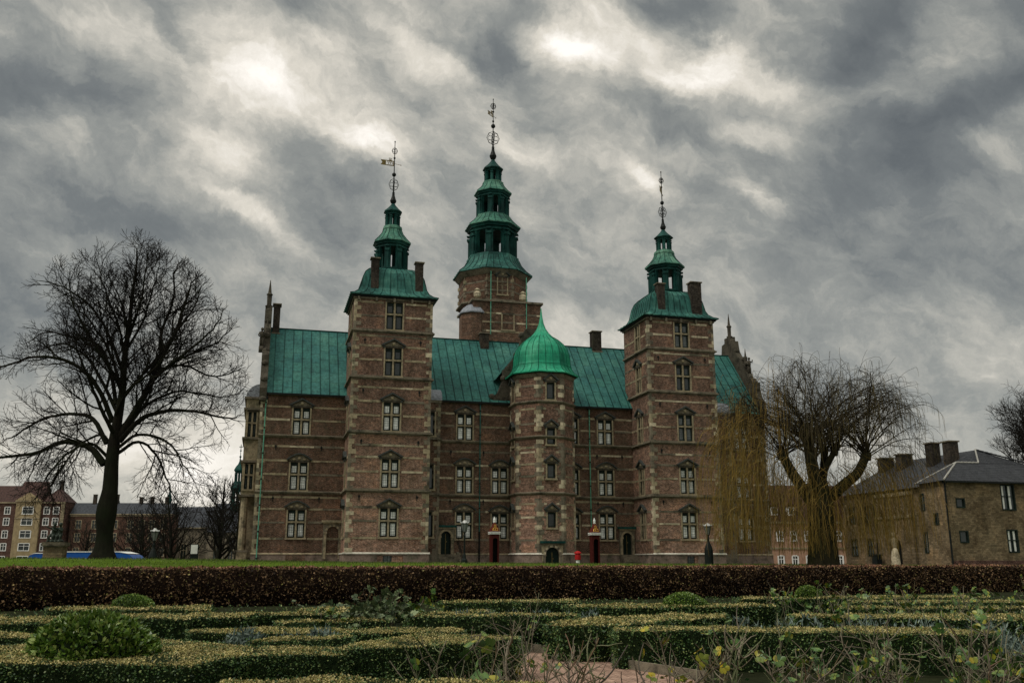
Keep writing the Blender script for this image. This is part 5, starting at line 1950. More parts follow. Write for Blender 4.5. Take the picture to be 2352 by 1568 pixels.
def lime_tree():
    T = Tree(11)
    T.env = ([2.5, 4.5, 6, 9.6, 11, 14, 17.7, 19.6, 20.9, 21.3], [4.2, 5.6, 6.6, 7.6, 7.7, 7.1, 5.1, 3.0, 1.0, 0], .1)
    tx, ty = -22.5, 52.0
    gz = float(ground_z(tx, ty))
    # trunk with root flare and old swellings
    tr = smooth_path([(.02, 0, gz - .3), (.05, 0, gz + .5), (.0, 0, 4.2), (.06, .05, 5.6), (.0, .05, 7.2), (.08, 0, 9.0), (.22, 0, 11.0), (.2, -.1, 13.2), (.25, 0, 15.2), (.2, .1, 17.0), (.28, .1, 18.6), (.2, .1, 19.8)])
    k = len(tr)
    zz = tr[:, 2] - gz
    rad = np.interp(zz, [-.3, .1, .5, 1.2, 1.7, 2.2, 2.9, 3.7, 6.2, 8.5, 11.5, 14, 17, 19.2], [.95, .74, .52, .42, .45, .55, .53, .42, .33, .22, .16, .11, .055, .02])
    T.big.append((tr, rad, 14))
    LS = [(.40, (1.7, 3.6), .85, .30, .10, .020), (.22, (.8, 2.0), .75, .22, .13, .015), (.145, (.4, 1.0), .7, .15, .16, .013)]
    up_spec = [(.42, (1.6, 3.4), .7, .35, .09, .022), LS[1], LS[2]]
    T.grow(tr[k // 2:], .3, 0, up_spec, .05)
    limbs = [   # (start z, control points relative to the trunk axis: x, y, z), base radius
        ([(-.3, 0, 7.0), (-1.3, .1, 8.0), (-2.8, .2, 8.3), (-4.6, .3, 7.6), (-7.4, .4, 7.3), (-9.0, .4, 7.0)], .34),
        ([(-.3, .2, 8.2), (-1.3, .4, 9.6), (-2.6, 1.0, 10.0), (-4.6, 1.6, 9.9), (-6.5, 2, 9.0), (-7.6, 2.2, 8.4)], .24),
        ([(0, .2, 9.4), (-.9, -.4, 11.4), (-2.2, -.9, 12.6), (-4.0, -1.3, 12.9), (-6.0, -1.6, 12.2), (-7.6, -1.8, 11.9)], .24),
        ([(.2, 0, 10.4), (-.5, .4, 12.4), (-1.6, .9, 14.2), (-3.4, 1.4, 14.9), (-5.2, 1.7, 15.3), (-6.6, 1.9, 14.6)], .20),
        ([(.4, 0, 12.4), (-.4, -.6, 14.6), (-1.4, -1.2, 16.3), (-2.8, -1.6, 17.4), (-4.2, -1.8, 17.8)], .16),
        ([(.5, 0, 13.4), (0, .8, 15.6), (-.8, 1.3, 17.6), (-1.8, 1.6, 19.2)], .14),
        ([(.3, 0, 8.3), (1.5, .2, 10.8), (2.4, .3, 13.4), (3.2, .2, 15.6), (3.5, .2, 17.6), (4.0, .2, 19.0)], .34),
        ([(1.7, .2, 11.2), (2.8, -.3, 12.3), (4.4, -.6, 13.6), (5.6, -.8, 14.8), (6.2, -.9, 16.2)], .20),
        ([(2.4, .3, 13.4), (2.2, .6, 15.2), (2.6, .8, 17.2), (2.5, .9, 19.2), (2.8, 1.0, 20.4)], .17),
        ([(1.9, .1, 12.2), (3.4, .9, 12.9), (5.2, 1.5, 12.3), (6.8, 1.9, 13.0)], .15),
        ([(.5, 0, 8.3), (1.7, -.3, 9.5), (3.0, -.5, 9.9), (4.8, -.7, 9.9), (6.6, -.8, 9.5), (7.6, -.9, 9.6)], .26),
        ([(.6, .1, 9.2), (1.8, .6, 10.6), (3.4, 1.0, 11.4), (5.2, 1.3, 11.1), (6.6, 1.5, 11.2)], .15),
        ([(.4, 0, 7.6), (1.4, .3, 8.3), (2.3, .7, 7.6), (3.0, 1.0, 6.0), (3.6, 1.2, 4.9)], .17),
        ([(.4, 0, 7.9), (1.7, -.5, 8.6), (3.4, -.9, 8.2), (4.6, -1.2, 6.9), (5.4, -1.3, 5.8)], .16),
        ([(-.1, 0, 7.4), (-.9, -.6, 8.1), (-2.0, -1.1, 7.4), (-2.8, -1.5, 6.0), (-3.2, -1.7, 5.0)], .16),
        ([(0, .1, 8.0), (-1.0, .9, 8.8), (-2.6, 1.6, 8.2), (-4.0, 2.1, 6.4), (-4.6, 2.4, 5.4)], .15),
        ([(.2, .3, 8.4), (.6, 1.7, 10.0), (.8, 3.4, 11.6), (1.1, 5.0, 12.3)], .2),
        ([(.2, -.3, 8.8), (-.2, -1.8, 10.4), (-.4, -3.4, 12.0), (-.2, -5.0, 12.6)], .2),
        ([(.4, .2, 10.8), (1.3, 1.6, 13.0), (1.8, 3.0, 15.2), (2.1, 3.6, 17.0)], .16),
        ([(.4, -.2, 11.6), (-.6, -1.8, 13.6), (-1.4, -3.0, 15.6), (-1.7, -3.4, 17.4)], .16),
        ([(.6, 0, 14.5), (1.3, -.7, 16.6), (1.6, -1.2, 18.6), (1.8, -1.4, 20.0)], .12),
        ([(.3, 0, 9.9), (-1.0, .2, 12.0), (-2.3, .4, 13.6), (-3.9, .6, 14.2), (-5.6, .7, 13.6)], .18),
        ([(.4, .1, 11.4), (-.7, .2, 13.8), (-2.2, .2, 16.0), (-3.4, .1, 17.2)], .15),
        ([(.5, .1, 12.6), (.0, -.2, 15.2), (-1.0, -.5, 17.6), (-1.6, -.7, 19.8)], .13),
        ([(1.9, .1, 12.2), (3.0, -.2, 14.2), (4.3, -.4, 16.4), (4.6, -.5, 17.8)], .15),
        ([(2.0, .1, 11.8), (3.6, .3, 13.2), (5.4, .3, 14.2), (6.4, .2, 15.2)], .14),
        ([(.5, 0, 13.6), (1.2, .4, 16.0), (1.4, .6, 18.2), (1.6, .7, 20.2)], .13),
        ([(.3, -.2, 9.8), (1.4, -1.4, 11.0), (3.2, -2.6, 12.0), (4.4, -3.2, 13.6)], .16),
    ]
    for pts, r in limbs:
        pts = [(a_, b_, c_ if c_ < 13 else 13 + (c_ - 13) * .88) for a_, b_, c_ in pts]
        dx = np.interp(pts[0][2], [6, 9, 11, 14], [.05, .2, .3, .3])
        pts = [(a_ - dx * (1 - .5 * i_ / len(pts)), b_, c_) for i_, (a_, b_, c_) in enumerate(pts)]
        q = smooth_path(pts, 4)
        q += T.r.normal(0, .05, q.shape) * np.linspace(0, 1, len(q))[:, None]
        r *= .62
        T.big.append((q, np.linspace(r, .02, len(q)), 9))
        low = pts[-1][2] < 7.5
        spec = [(.38, (1.5, 3.2), .8, .05 if low else .28, .1, .020), (.21, (.8, 1.9), .75, -.15 if low else .2, .13, .015), (.14, (.4, 1.0), .7, -.1 if low else .12, .16, .013)]
        T.grow(q, r, 0, spec, .18)
    root = tree_obj('lime_tree', T, 'huge bare lime tree with a spreading rounded crown on the lawn at left', 'tree', (tx, ty, 0), ('bark', 'twig'))
    return root


lime_tree()


def willow():
    T = Tree(5)
    wx, wy = 21.0, 64.0
    gz = float(ground_z(wx, wy))
    tr = smooth_path([(0, 0, gz - .3), (.05, 0, 3.0), (.1, 0, 5.2), (-.05, 0, 7.0)])
    T.big.append((tr, np.interp(tr[:, 2], [1, 2, 3.5, 5.5, 7], [1.15, 1.0, .92, .92, .7]), 14))
    heads = []
    for pts, r in (([(0, 0, 4.8), (-.9, .1, 6.4), (-1.7, .2, 7.8), (-2.2, .2, 8.9)], .55), ([(-.05, 0, 6.6), (-.2, .3, 8.4), (-.3, .4, 10.0)], .62),
                   ([(.2, 0, 5.4), (1.6, -.2, 6.7), (2.7, -.3, 7.6), (3.4, -.3, 8.8)], .5), ([(.1, .2, 6.0), (.9, 1.2, 7.9), (1.2, 1.6, 9.4)], .42),
                   ([(.0, .3, 6.2), (.7, .5, 7.8), (1.5, .4, 9.2)], .34), ([(-.2, -.2, 5.6), (-.6, -1.3, 7.4), (-.7, -1.7, 8.7)], .42)):
        r *= .8
        q = smooth_path(pts, 4)
        T.big.append((q, np.linspace(r, r * .72, len(q)), 10))
        T.big.append((np.array([q[-1] - [0, 0, .35], q[-1] + [0, 0, .05], q[-1] + [0, 0, .45]]), [r * .75, r * 1.0, r * .35], 10))
        heads.append(q[-1])
    T.env = ([5, 8, 11, 13, 14.6, 15.6, 16.1, 16.6], [6.6, 7.0, 6.9, 5.9, 4.0, 2.2, .9, 0], .2)
    strands = []
    for hi, h in enumerate(heads):
        nb = (36, 46, 38, 28, 30, 26)[hi]
        for b in range(nb):
            a = T.r.uniform(0, 2 * PI)
            out = T.r.uniform(.15, 1.25)
            d = unit(np.array([math.cos(a) * out, math.sin(a) * out * .8, T.r.uniform(.5, 1.3)]))
            L = T.r.uniform(4.5, 8.2) * (.9 if hi == 2 and d[0] > .3 else 1)
            d[0] += .06 * np.sign(h[0] + .3) if hi in (0, 2) else 0
            q = T.curve(h + T.r.normal(0, .15, 3), d, L, 9, [math.cos(a) * .45, math.sin(a) * .4, -.35], .085)
            lim = np.interp(q[:, 2], T.env[0], T.env[1]) * T.r.uniform(.85, 1.05)
            ok = np.hypot(q[:, 0] - .2, q[:, 1]) < lim
            kk = 10 if ok.all() else max(4, int(np.argmin(ok)))
            q = np.vstack([q[:kk], np.repeat(q[kk - 1:kk], 10 - kk, 0) + np.linspace(.02, .3, 10 - kk)[:, None] * np.array([math.cos(a), math.sin(a), -.8])]) if kk < 10 else q
            T.add(q, T.r.uniform(.025, .065), 1, .2)
            # secondary shoots
            for i in range(3, 10):
                for _ in range(2 if i > 4 else 1):
                    d2 = unit((q[min(i + 1, 9)] - q[i - 1]) + T.r.normal(0, .5, 3) * .8)
                    s2 = T.curve(q[i], d2, T.r.uniform(.9, 2.4), 6, [0, 0, -.9], .10)
                    T.add(s2, .013, 2, .5)
                    if T.r.uniform() < .75:
                        strands.append((s2[-1], unit(s2[-1] - s2[-2])))
            strands.append((q[-1], unit(q[-1] - q[-2])))
            strands.append((q[-2], unit(q[-1] - q[-2])))
    root = tree_obj('willow', T, 'old pollarded weeping willow with golden hanging shoots right of the castle', 'tree', (wx, wy, 0), ('bark_w', 'twig_w'))
    polys = []
    for p, d in strands:
        for _ in range(1):
            L = min(p[2] - gz - .2, T.r.uniform(.6, 2.0) if p[2] > 9 else T.r.uniform(1.0, 4.5))
            if L < .4:
                continue
            q = [p]
            dd = unit(d + T.r.normal(0, .25, 3))
            k = 7
            for i in range(k):
                dd = unit(dd * .55 + np.array([0, 0, -.75]) + T.r.normal(0, .07, 3))
                q.append(q[-1] + dd * L / k)
            polys.append((np.array(q), np.linspace(.011, .006, k + 1), 3))
    # long curtains hanging to the ground: left skirt, round the trunk and right
    for (x0, x1, z0, z1, n_, yy) in ((-6.9, -2.8, 3.4, 11.6, 640, 1.3), (-3.4, -1.0, 3.4, 9.0, 420, 1.7), (-1.0, 1.2, 3.4, 8.0, 300, 1.3), (1.0, 4.4, 3.6, 8.6, 460, 1.7), (3.8, 6.8, 4.5, 9.6, 260, 1.5)):
        for i in range(n_):
            x = T.r.uniform(x0, x1)
            z = T.r.uniform(z0, z1)
            p = np.array([x, T.r.normal(-.4, yy), z])
            L = T.r.uniform(.25, 1.0) ** .8 * (z - gz - .15)
            q = [p]
            dd = unit(np.array([T.r.normal(.0, .5) + .35 * np.sign(x), T.r.normal(0, .3), .2]))
            k = 8
            for j in range(k):
                dd = unit(dd * .62 + np.array([0, 0, -.62]) + T.r.normal(0, .10, 3))
                q.append(q[-1] + dd * L / k)
            polys.append((np.array(q), np.linspace(1, .5, k + 1) * T.r.uniform(.008, .018), 3))
    g = NP()
    g.tubes([q for q in polys if q[0][0][2] < 8.6 or q[0][0][0] < -3.0], 0)
    g.tubes([q for q in polys if not (q[0][0][2] < 8.6 or q[0][0][0] < -3.0)], 1)
    g.build('hanging_shoots', ['osier', 'osier_up'], root)


willow()


def bare_tree(seed, x, y, H, W, label, name='bare_tree', z=None, nl=11, trunk=.5, fork=.25, mats=('bark', 'twig_far'), tw=.05, thin=1.0):
    T = Tree(seed)
    T.minr = .024 if y > 95 else .018
    gz = float(ground_z(x, y)) if z is None else z
    tr = T.curve((0, 0, gz - .3), (T.r.normal(0, .04), 0, 1), H * .9, 10, [0, 0, .2], .035)
    T.big.append((tr, np.linspace(trunk, .05, 11), 9))
    for i in range(nl):
        t = fork + (.85 - fork) * i / nl
        b = tr[int(t * 10)] + (tr[min(10, int(t * 10) + 1)] - tr[int(t * 10)]) * (t * 10 % 1)
        a = i * 2.4 + T.r.normal(0, .3)
        L = W * (1.1 - .75 * (t - fork) / (.85 - fork)) * T.r.uniform(.8, 1.15)
        q = T.curve(b, (math.cos(a), math.sin(a), .75), L, 7, [0, 0, .55], .09)
        r = trunk * .45 * (1.1 - t)
        T.add(q, r, 0, .15)
        s = H / 14
        T.grow(q, r, 0, [(.5, (1.4 * s, 3.0 * s), .75, .3, .1, .02), (.32, (.7 * s, 1.6 * s), .7, .2, .14, .02), (.24 * thin, (.4 * s, .9 * s), .7, .15, .16, .02)], .12)
    return tree_obj(name, T, label, 'tree', (x, y, 0), mats)


bare_tree(21, 61.0, 108, 23.0, 8.5, 'bare tree with a rounded crown behind the yellow brick house at the right edge', nl=22, trunk=.6, fork=.3)
bare_tree(31, -40.0, 88, 6.2, 5.6, 'bushy bare tree at the far left edge in front of the red houses', nl=26, trunk=.2, fork=.04)
bare_tree(32, -44.0, 112, 9.0, 6.0, 'bare street tree left of the lime trunk, in front of the brown houses', nl=24, trunk=.25, fork=.08)
bare_tree(33, -36.0, 100, 10.5, 6.5, 'wide bare street tree just right of the lime trunk', nl=26, trunk=.28, fork=.08)
bare_tree(34, -33.4, 108, 11.5, 5.6, 'dark dense bare tree between the brown houses and the church', nl=34, trunk=.35, fork=.06, thin=.7)
bare_tree(35, -28.0, 96, 8.5, 4.2, 'slender bare tree in front of the church, beside the castle corner', nl=20, trunk=.2, fork=.12)
bare_tree(36, -40.5, 104, 8.0, 5.6, 'low bare tree behind the lime trunk', nl=24, trunk=.22, fork=.06)


# ------------------------------------------------------------------ houses
def house(name, label, loc, rz, W, D, H, wall_m, cols, rows, ww, wh, roof_h, roof_m, roof_kind='gable', frame_m='white_paint', group=None, cat='house', zfirst=1.2, sill=True, z0=-1.0, sides=True, stone=None, hip=2.5):
    """street house: front towards local -y, openings with reveals, windows with glazing bars, roof"""
    root = thing(name, label, cat, loc, rz, group)
    hs = []
    for c in cols:
        for r in rows:
            hs.append((c - ww / 2, c + ww / 2, r, r + wh))
    w = MB()
    w.wall((0, 0, z0), (1, 0, 0), W, z0, H, hs, reveal=.15)
    for f in ([(0, 0, z0), (0, D, z0), (0, D, H), (0, 0, H)], [(W, 0, z0), (W, D, z0), (W, D, H), (W, 0, H)], [(0, D, z0), (W, D, z0), (W, D, H), (0, D, H)]):
        w.add(f, [(0, 1, 2, 3)])
    if stone:
        for z in stone:
            w.box(0, W, -.12, .02, z - .12, z + .12, 1)
    w.box(-.15, W + .15, -.35, .02, H - .35, H - .05, 1)
    w.build('wall', [wall_m, 'stone'], root)
    first = None
    for a, b, c, d in hs:
        if first is None:
            f = MB()
            t = .09
            ww_, hh_ = b - a, d - c
            f.box(-ww_ / 2 - .1, -ww_ / 2 + t, -.05, .1, 0, hh_, 0)
            f.box(ww_ / 2 - t, ww_ / 2 + .1, -.05, .1, 0, hh_, 0)
            f.box(-ww_ / 2 + t, ww_ / 2 - t, -.04, .1, hh_ - t, hh_ + .08, 0)
            f.box(-ww_ / 2 - .1, ww_ / 2 + .1, -.1, .1, -.1, t, 0)
            f.box(-t / 2, t / 2, .0, .1, t, hh_ - t, 0)
            f.box(-ww_ / 2 + t, -t / 2, .0, .1, hh_ * .6, hh_ * .6 + t, 0)
            f.box(t / 2, ww_ / 2 - t, .0, .1, hh_ * .6, hh_ * .6 + t, 0)
            first = f.build('window', frame_m, root, ((a + b) / 2, 0, c))
            g = MB()
            g.add([(-ww_ / 2, .12, 0), (ww_ / 2, .12, 0), (ww_ / 2, .12, hh_), (-ww_ / 2, .12, hh_)], [(0, 1, 2, 3)])
            g.build('pane', 'glass_dark', first)
        else:
            copy_tree(first, root, ((a + b) / 2, 0, c))
    r = MB()
    e = .35
    if roof_kind == 'gable':
        r.prism([(-e, H - .05), (D / 2, H + roof_h), (D + e, H - .05)], -.1, W + .1, 'x')
    else:
        v = [(-e, -e, H), (W + e, -e, H), (W + e, D + e, H), (-e, D + e, H), (hip, D / 2, H + roof_h), (W - hip, D / 2, H + roof_h)]
        r.add(v, [(0, 1, 5, 4), (1, 2, 5), (2, 3, 4, 5), (3, 0, 4), (0, 3, 2, 1)])
    ro = r.build('roof', roof_m, root)
    return root, ro


def stack(parent, x, y, z0, z1, w=.9, d=.7, mat='chimney'):
    c = MB()
    c.box(x - w / 2, x + w / 2, y - d / 2, y + d / 2, z0, z1 - .12, 0)
    c.box(x - w / 2 - .1, x + w / 2 + .1, y - d / 2 - .1, y + d / 2 + .1, z1 - .12, z1, 1)
    return c.build('chimney', [mat, 'stone_dark'], parent)


GR_ = 'apartment houses on the street behind the park'
b, ro = house('town_house', 'red brick town house with white windows at the far left, left part', (-139.6, 250, -1), 0, 7.4, 6, 18.2, 'brick_red', (2.0, 5.0), (2.2, 5.5, 8.8, 12.1, 15.0), 1.5, 1.9, 4.5, 'red_tile', group=GR_)
b, ro = house('town_house', 'yellow stone centre of the red town house with broad windows and pediment', (-132.2, 249.5, -1), 0, 6.6, 6, 18.6, 'cream', (3.3,), (2.2, 5.5, 8.8, 12.1, 15.0), 2.9, 1.9, 5.2, 'red_tile', group=GR_, stone=(13.9,))
p = MB()
p.prism([(-.3, 18.5), (6.9, 18.5), (3.3, 20.6)], -.35, .3, 'y')
p.build('pediment', 'cream', b)
b, ro = house('town_house', 'red brick town house with paired white windows, right of the yellow stone centre', (-125.6, 250, -1), 0, 6.2, 6, 18.2, 'brick_red', (1.5, 4.0), (2.2, 5.5, 8.8, 12.1, 15.0), 1.5, 1.9, 4.0, 'red_tile', roof_kind='hip', hip=3.0, group=GR_)
q = MB()
q.box(5.3, 6.2, -.2, .1, -1, 18)
q.build('pilaster', 'stone', b)
stack(ro, 3.4, 3, 20, 24)
b, ro = house('terrace_house', 'brown brick terrace with stone window frames behind the lime trunk, left half', (-118.5, 252, -1), 0, 14.6, 5, 15.2, 'brick_dim', (2.3, 6.6, 9.2, 12.0), (4.0, 7.8, 11.2), 1.5, 2.3, 3.0, 'slate', frame_m='stone', group=GR_, stone=(3.4, 14.6))
for i, xx in enumerate((5, 11)):
    stack(ro, xx, 2.5, 16.5, 20.5)
b, ro = house('terrace_house', 'brown brick terrace with stone window frames right of the lime trunk', (-103.9, 252, -1), 0, 12.6, 5, 15.2, 'brick_dim', (1.6, 4.6, 7.4, 10.4), (4.0, 7.8, 11.2), 1.5, 2.3, 3.0, 'slate', frame_m='stone', group=GR_, stone=(3.4, 14.6))
for i, xx in enumerate((3, 6, 10)):
    stack(ro, xx, 2.5, 16.5, 19.8)
b, ro = house('grey_hall', 'low grey building with a dark roof beside the church', (-97, 262, -1), 0, 17, 14, 12, 'stone_dark', (2.4, 6.0, 9.6, 13.2), (3.0,), 1.6, 4.5, 6.0, 'slate', frame_m='stone', group=None, cat='building')
# church with its copper clad tower
ch = thing('church', 'grey church with a steep slate roof and a copper lantern spire left of the castle', 'church', (-82.4, 255, -1))
w = MB()
hs = [(c - .8, c + .8, 3.0, 9.0) for c in (2.5, 6.5, 10.5)]
w.wall((0, 0, -1), (1, 0, 0), 14, -1, 10.5, hs, reveal=.3)
w.add([(0, 0, -1), (0, 14, -1), (0, 14, 10.5), (0, 0, 10.5)], [(0, 1, 2, 3)])
w.add([(14, 0, -1), (14, 14, -1), (14, 14, 10.5), (14, 0, 10.5)], [(0, 1, 2, 3)])
w.build('wall', 'stone_dark', ch)
for a, c, z, zz in hs:
    g = MB()
    g.add([(a, .28, z), (c, .28, z), (c, .28, zz), (a, .28, zz)], [(0, 1, 2, 3)], 1)
    g.box(a, a + .15, .1, .3, z, zz, 0)
    g.box(c - .15, c, .1, .3, z, zz, 0)
    g.box((a + c) / 2 - .06, (a + c) / 2 + .06, .15, .3, z, zz, 0)
    g.build('window', ['stone', 'glass_dark'], ch)
r = MB()
r.prism([(-.4, 10.4), (7, 18.5), (14.4, 10.4)], -.2, 14.2, 'x')
r.build('roof', 'slate', ch)
s = MB()
cx, cy = 5.6, 6.5
s.lathe([(1.75, 13.0), (1.75, 17.8), (2.0, 18.0), (2.0, 18.3)], 8, PI / 8, (cx, cy))
s.build('clock_stage', 'copper_dark', ch)
lantern(ch, cx, cy, 18.2, 22.6, 1.75, .5, True)
s = MB()
s.lathe([(2.2, 22.6), (2.0, 23.2), (1.55, 24.0), (1.2, 24.4)], 8, PI / 8, (cx, cy))
s.build('lantern_roof', 'copper_dark', ch)
lantern(ch, cx, cy, 24.3, 27.6, 1.15, .4, False)
s = MB()
s.lathe([(1.5, 27.5), (1.45, 27.9), (1.05, 28.7), (.5, 29.4), (.22, 30.2), (.14, 31.2)], 8, PI / 8, (cx, cy))
s.ball((cx, cy, 31.5), .32)
s.tube([(cx, cy, 31), (cx, cy, 35.0)], .1, 6)
s.ball((cx, cy, 33.2), .25)
s.box(cx - .5, cx + .5, cy - .05, cy + .05, 34.2, 34.4)
s.build('spire_top', 'copper_dark', ch)
# two more distant roof turrets
for (x, y, z0, hh, lab) in ((-117, 275, 14, 11.5, 'tiny dark cupola on the roofs above the statue'), (-104.5, 285, 12, 12.5, 'thin green spire far behind the brown terrace')):
    t = MB()
    t.lathe([(1.5, -1), (1.5, z0 + 3.5), (1.9, z0 + 3.8), (1.6, z0 + 5), (.9, z0 + 6), (.7, z0 + 6.2), (.7, z0 + 7.5), (.9, z0 + 7.6), (.25, z0 + hh - 2), (.06, z0 + hh)], 8, 0, (0, 0))
    t.ball((0, 0, z0 + hh - 1.4), .3)
    tag(t.build('roof_turret', 'copper_dark', None, (x, y, 0)), lab, 'turret')

# pink house seen under the willow
b, ro = house('pink_house', 'pale pink plastered house with white windows and red roof seen under the willow', (32.5, 131, -.4), R(4), 19, 9, 7.6, 'pink', (1.2, 3.0, 4.8, 6.8, 8.8, 11.0, 13.2, 15.4, 17.6), (1.6, 4.9), .8, 1.3, 5.3, 'red_tile', cat='house', stone=(3.9,))
for xx in (2, 4.4, 6.8):
    d = MB()
    d.box(xx - .5, xx + .5, .4, 2.5, 8.4, 9.6, 0)
    d.prism([(xx - .65, 9.6), (xx + .65, 9.6), (xx, 10.2)], .3, 2.8, 'y', 1)
    d.box(xx - .3, xx + .3, .36, .4, 8.6, 9.4, 2)
    d.build('dormer', ['white_paint', 'red_tile', 'glass_dark'], b)

# yellow brick barracks at the right: front pavilion, long side range with hipped tile roofs
bk = thing('brick_house', 'yellow brick house with grey pantile hip roofs and tall chimneys at the right edge', 'house', CO, AL)
X0, X1, YF = 60.3, 80.0, -6.0
w = MB()
fh = [(61.35, 62.25, 6.55, 7.35), (61.35, 62.25, 3.4, 4.4), (66.4, 67.9, 6.4, 8.7), (66.55, 67.7, 2.55, 4.55), (72.5, 74, 6.4, 8.7), (72.6, 73.8, 2.55, 4.55)]
w.wall((X0, YF, .8), (1, 0, 0), X1 - X0, .8, 8.95, [(a - X0, b_ - X0, c, d) for a, b_, c, d in fh], reveal=.2)
sh = [(-3.0, -2.5, 6.4, 7.95), (-4.7, -4.15, 5.05, 6.05), (-3.0, -2.5, 2.5, 4.4)]
yb = -2.6
w.wall((X0, yb, .8), (0, -1, 0), yb - YF, .8, 8.95, [(yb - b_, yb - a, c, d) for a, b_, c, d in sh], (-1, 0, 0), reveal=.2)
w.wall((X0 + .35, 10.6, .8), (0, -1, 0), 10.6 - yb, .8, 8.5, [(10.6 - q - .5, 10.6 - q + .5, z, z + 1.7) for q in (6.2, 8.9) for z in (2.3, 5.6)], (-1, 0, 0), reveal=.2)
w.box(X0 + .62, X1, YF + .3, 10.6, .8, 8.4)
w.prism([(X0 + .35, 8.4), (68, 12.3), (X1 - 3.2, 8.4)], 10.3, 10.6, 'y')
w.build('wall', 'brick_yellow', bk)


def plain_window(x, y, z, ww_, hh_, rz, mat='dark_wood', glass='glass_dark', n=2):
    f = MB()
    t = .07
    f.box(-ww_ / 2 - .05, -ww_ / 2 + t, -.02, .1, -.05, hh_ + .05, 0)
    f.box(ww_ / 2 - t, ww_ / 2 + .05, -.02, .1, -.05, hh_ + .05, 0)
    f.box(-ww_ / 2 + t, ww_ / 2 - t, -.02, .1, hh_ - t, hh_ + .05, 0)
    f.box(-ww_ / 2 + t, ww_ / 2 - t, -.06, .1, -.05, t, 0)
    if n > 1:
        f.box(-t / 2, t / 2, .02, .1, t, hh_ - t, 0)
        f.box(-ww_ / 2 + t, -t / 2, .02, .1, hh_ * .52, hh_ * .52 + t, 0)
        f.box(t / 2, ww_ / 2 - t, .02, .1, hh_ * .52, hh_ * .52 + t, 0)
    o = f.build('window', mat, bk, (x, y, z), rz)
    g = MB()
    g.add([(-ww_ / 2, .12, 0), (ww_ / 2, .12, 0), (ww_ / 2, .12, hh_), (-ww_ / 2, .12, hh_)], [(0, 1, 2, 3)], 0)
    if n > 2:
        for q in (-.48, .02):
            g.box(ww_ * q + .1, ww_ * q + .32, .09, .115, .08, hh_ - .1, 1)
    g.build('pane', [glass, 'white_paint'], o)
    return o


for a, b_, c, d in fh:
    plain_window((a + b_) / 2, YF, c, b_ - a, d - c, 0, n=3 if b_ - a > 1.1 else 1)
for a, b_, c, d in sh:
    plain_window(X0, (a + b_) / 2, c, b_ - a, d - c, -PI / 2, glass='glass_dim' if d > 7 or c < 3 else 'glass_dark', n=1)
for q in (6.2, 8.9):
    for z in (2.3, 5.6):
        plain_window(X0 + .35, q, z, 1.0, 1.7, -PI / 2, glass='glass_dim')
g = MB()      # gate bay standing proud of the range
arch = [(.85, 1.0)]
g.box(X0 + .02, X0 + .4, -1.0, .95, .8, 8.2, 0)
g.box(X0 + .02, X0 + .4, 2.75, 4.5, .8, 8.2, 0)
g.box(X0 + .02, X0 + .4, .95, 2.75, 4.0, 8.2, 0)
for i in range(8):
    a, b_ = PI * i / 8, PI * (i + 1) / 8
    y0_, y1_ = 1.85 - .9 * math.cos(a), 1.85 - .9 * math.cos(b_)
    g.prism([(y0_, 3.1 + .9 * math.sin(a)), (y1_, 3.1 + .9 * math.sin(b_)), (y1_, 4.01), (y0_, 4.01)], X0 + .02, X0 + .4, 'x', 0)
g.box(X0 - .12, X0 + .4, -1.1, 4.6, 5.85, 6.1, 1)
g.box(X0 - .12, X0 + .4, -1.1, 4.6, 8.0, 8.35, 1)
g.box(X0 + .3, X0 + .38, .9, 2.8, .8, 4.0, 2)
g.build('gate_bay', ['brick_yellow', 'stone', 'void'], bk)
g = MB()
hd_ = 3.4
P_ = [(X0 - .45, YF - .45, 8.95), (X1 + .4, YF - .45, 8.95), (X1 - 6, YF + 2.6, 10.95), (64.0, YF + 2.6, 10.95), (X0 - .45, yb + .1, 8.85), (X1, yb, 8.9)]
g.add(P_, [(0, 1, 2, 3), (0, 3, 4), (3, 2, 5, 4)], 0)
A_ = [(X0 - .1, yb - .2, 8.62), (X0 - .1, 10.95, 8.62), (68, 10.95, 12.5), (68, YF + 4.4, 12.5), (X1 - 3, yb, 8.9), (X1 - 3, 10.95, 8.62), (64.2, YF + 2.62, 10.97), (72.2, YF + 2.62, 10.97)]
g.add(A_, [(0, 3, 2, 1), (0, 6, 3), (6, 7, 3), (7, 4, 3), (4, 5, 2, 3)], 0)
rf = g.build('roof', 'grey_tile', bk)
g = MB()
for a, b_ in ((P_[0], P_[3]), (P_[3], (66.6, YF + 2.6, 10.98)), ((66.6, YF + 2.6, 10.98), A_[3]), (P_[3], P_[4]), (A_[3], (X1 - 4, YF + .5, 9.7))):
    a, b_ = Vector(a), Vector(b_)
    n_ = max(3, int((b_ - a).length / .4))
    for i in range(n_):
        g.tube([a.lerp(b_, i / n_) + Vector((0, 0, .03)), a.lerp(b_, (i + .93) / n_) + Vector((0, 0, .05))], [.075, .09], 7, 0 if b_.x < 69 else 1)
g.build('ridge_tiles', ['mortar', 'grey_tile'], rf)
for xx, yy, z0, z1, ww_ in ((65.6, 1.6, 10.5, 13.5, 1.0), (65.6, -1.0, 10.5, 13.35, 1.05), (66, 6.6, 10.2, 12.9, 1.4), (66, 9.7, 10.2, 12.8, 1.4)):
    c = MB()
    c.box(xx - ww_ / 2, xx + ww_ / 2, yy - .5, yy + .5, z0, z1 - .1, 0)
    c.box(xx - ww_ / 2 - .12, xx + ww_ / 2 + .12, yy - .62, yy + .62, z1 - .1, z1 + .03, 1)
    c.build('chimney', ['chimney', 'stone_dark'], rf)
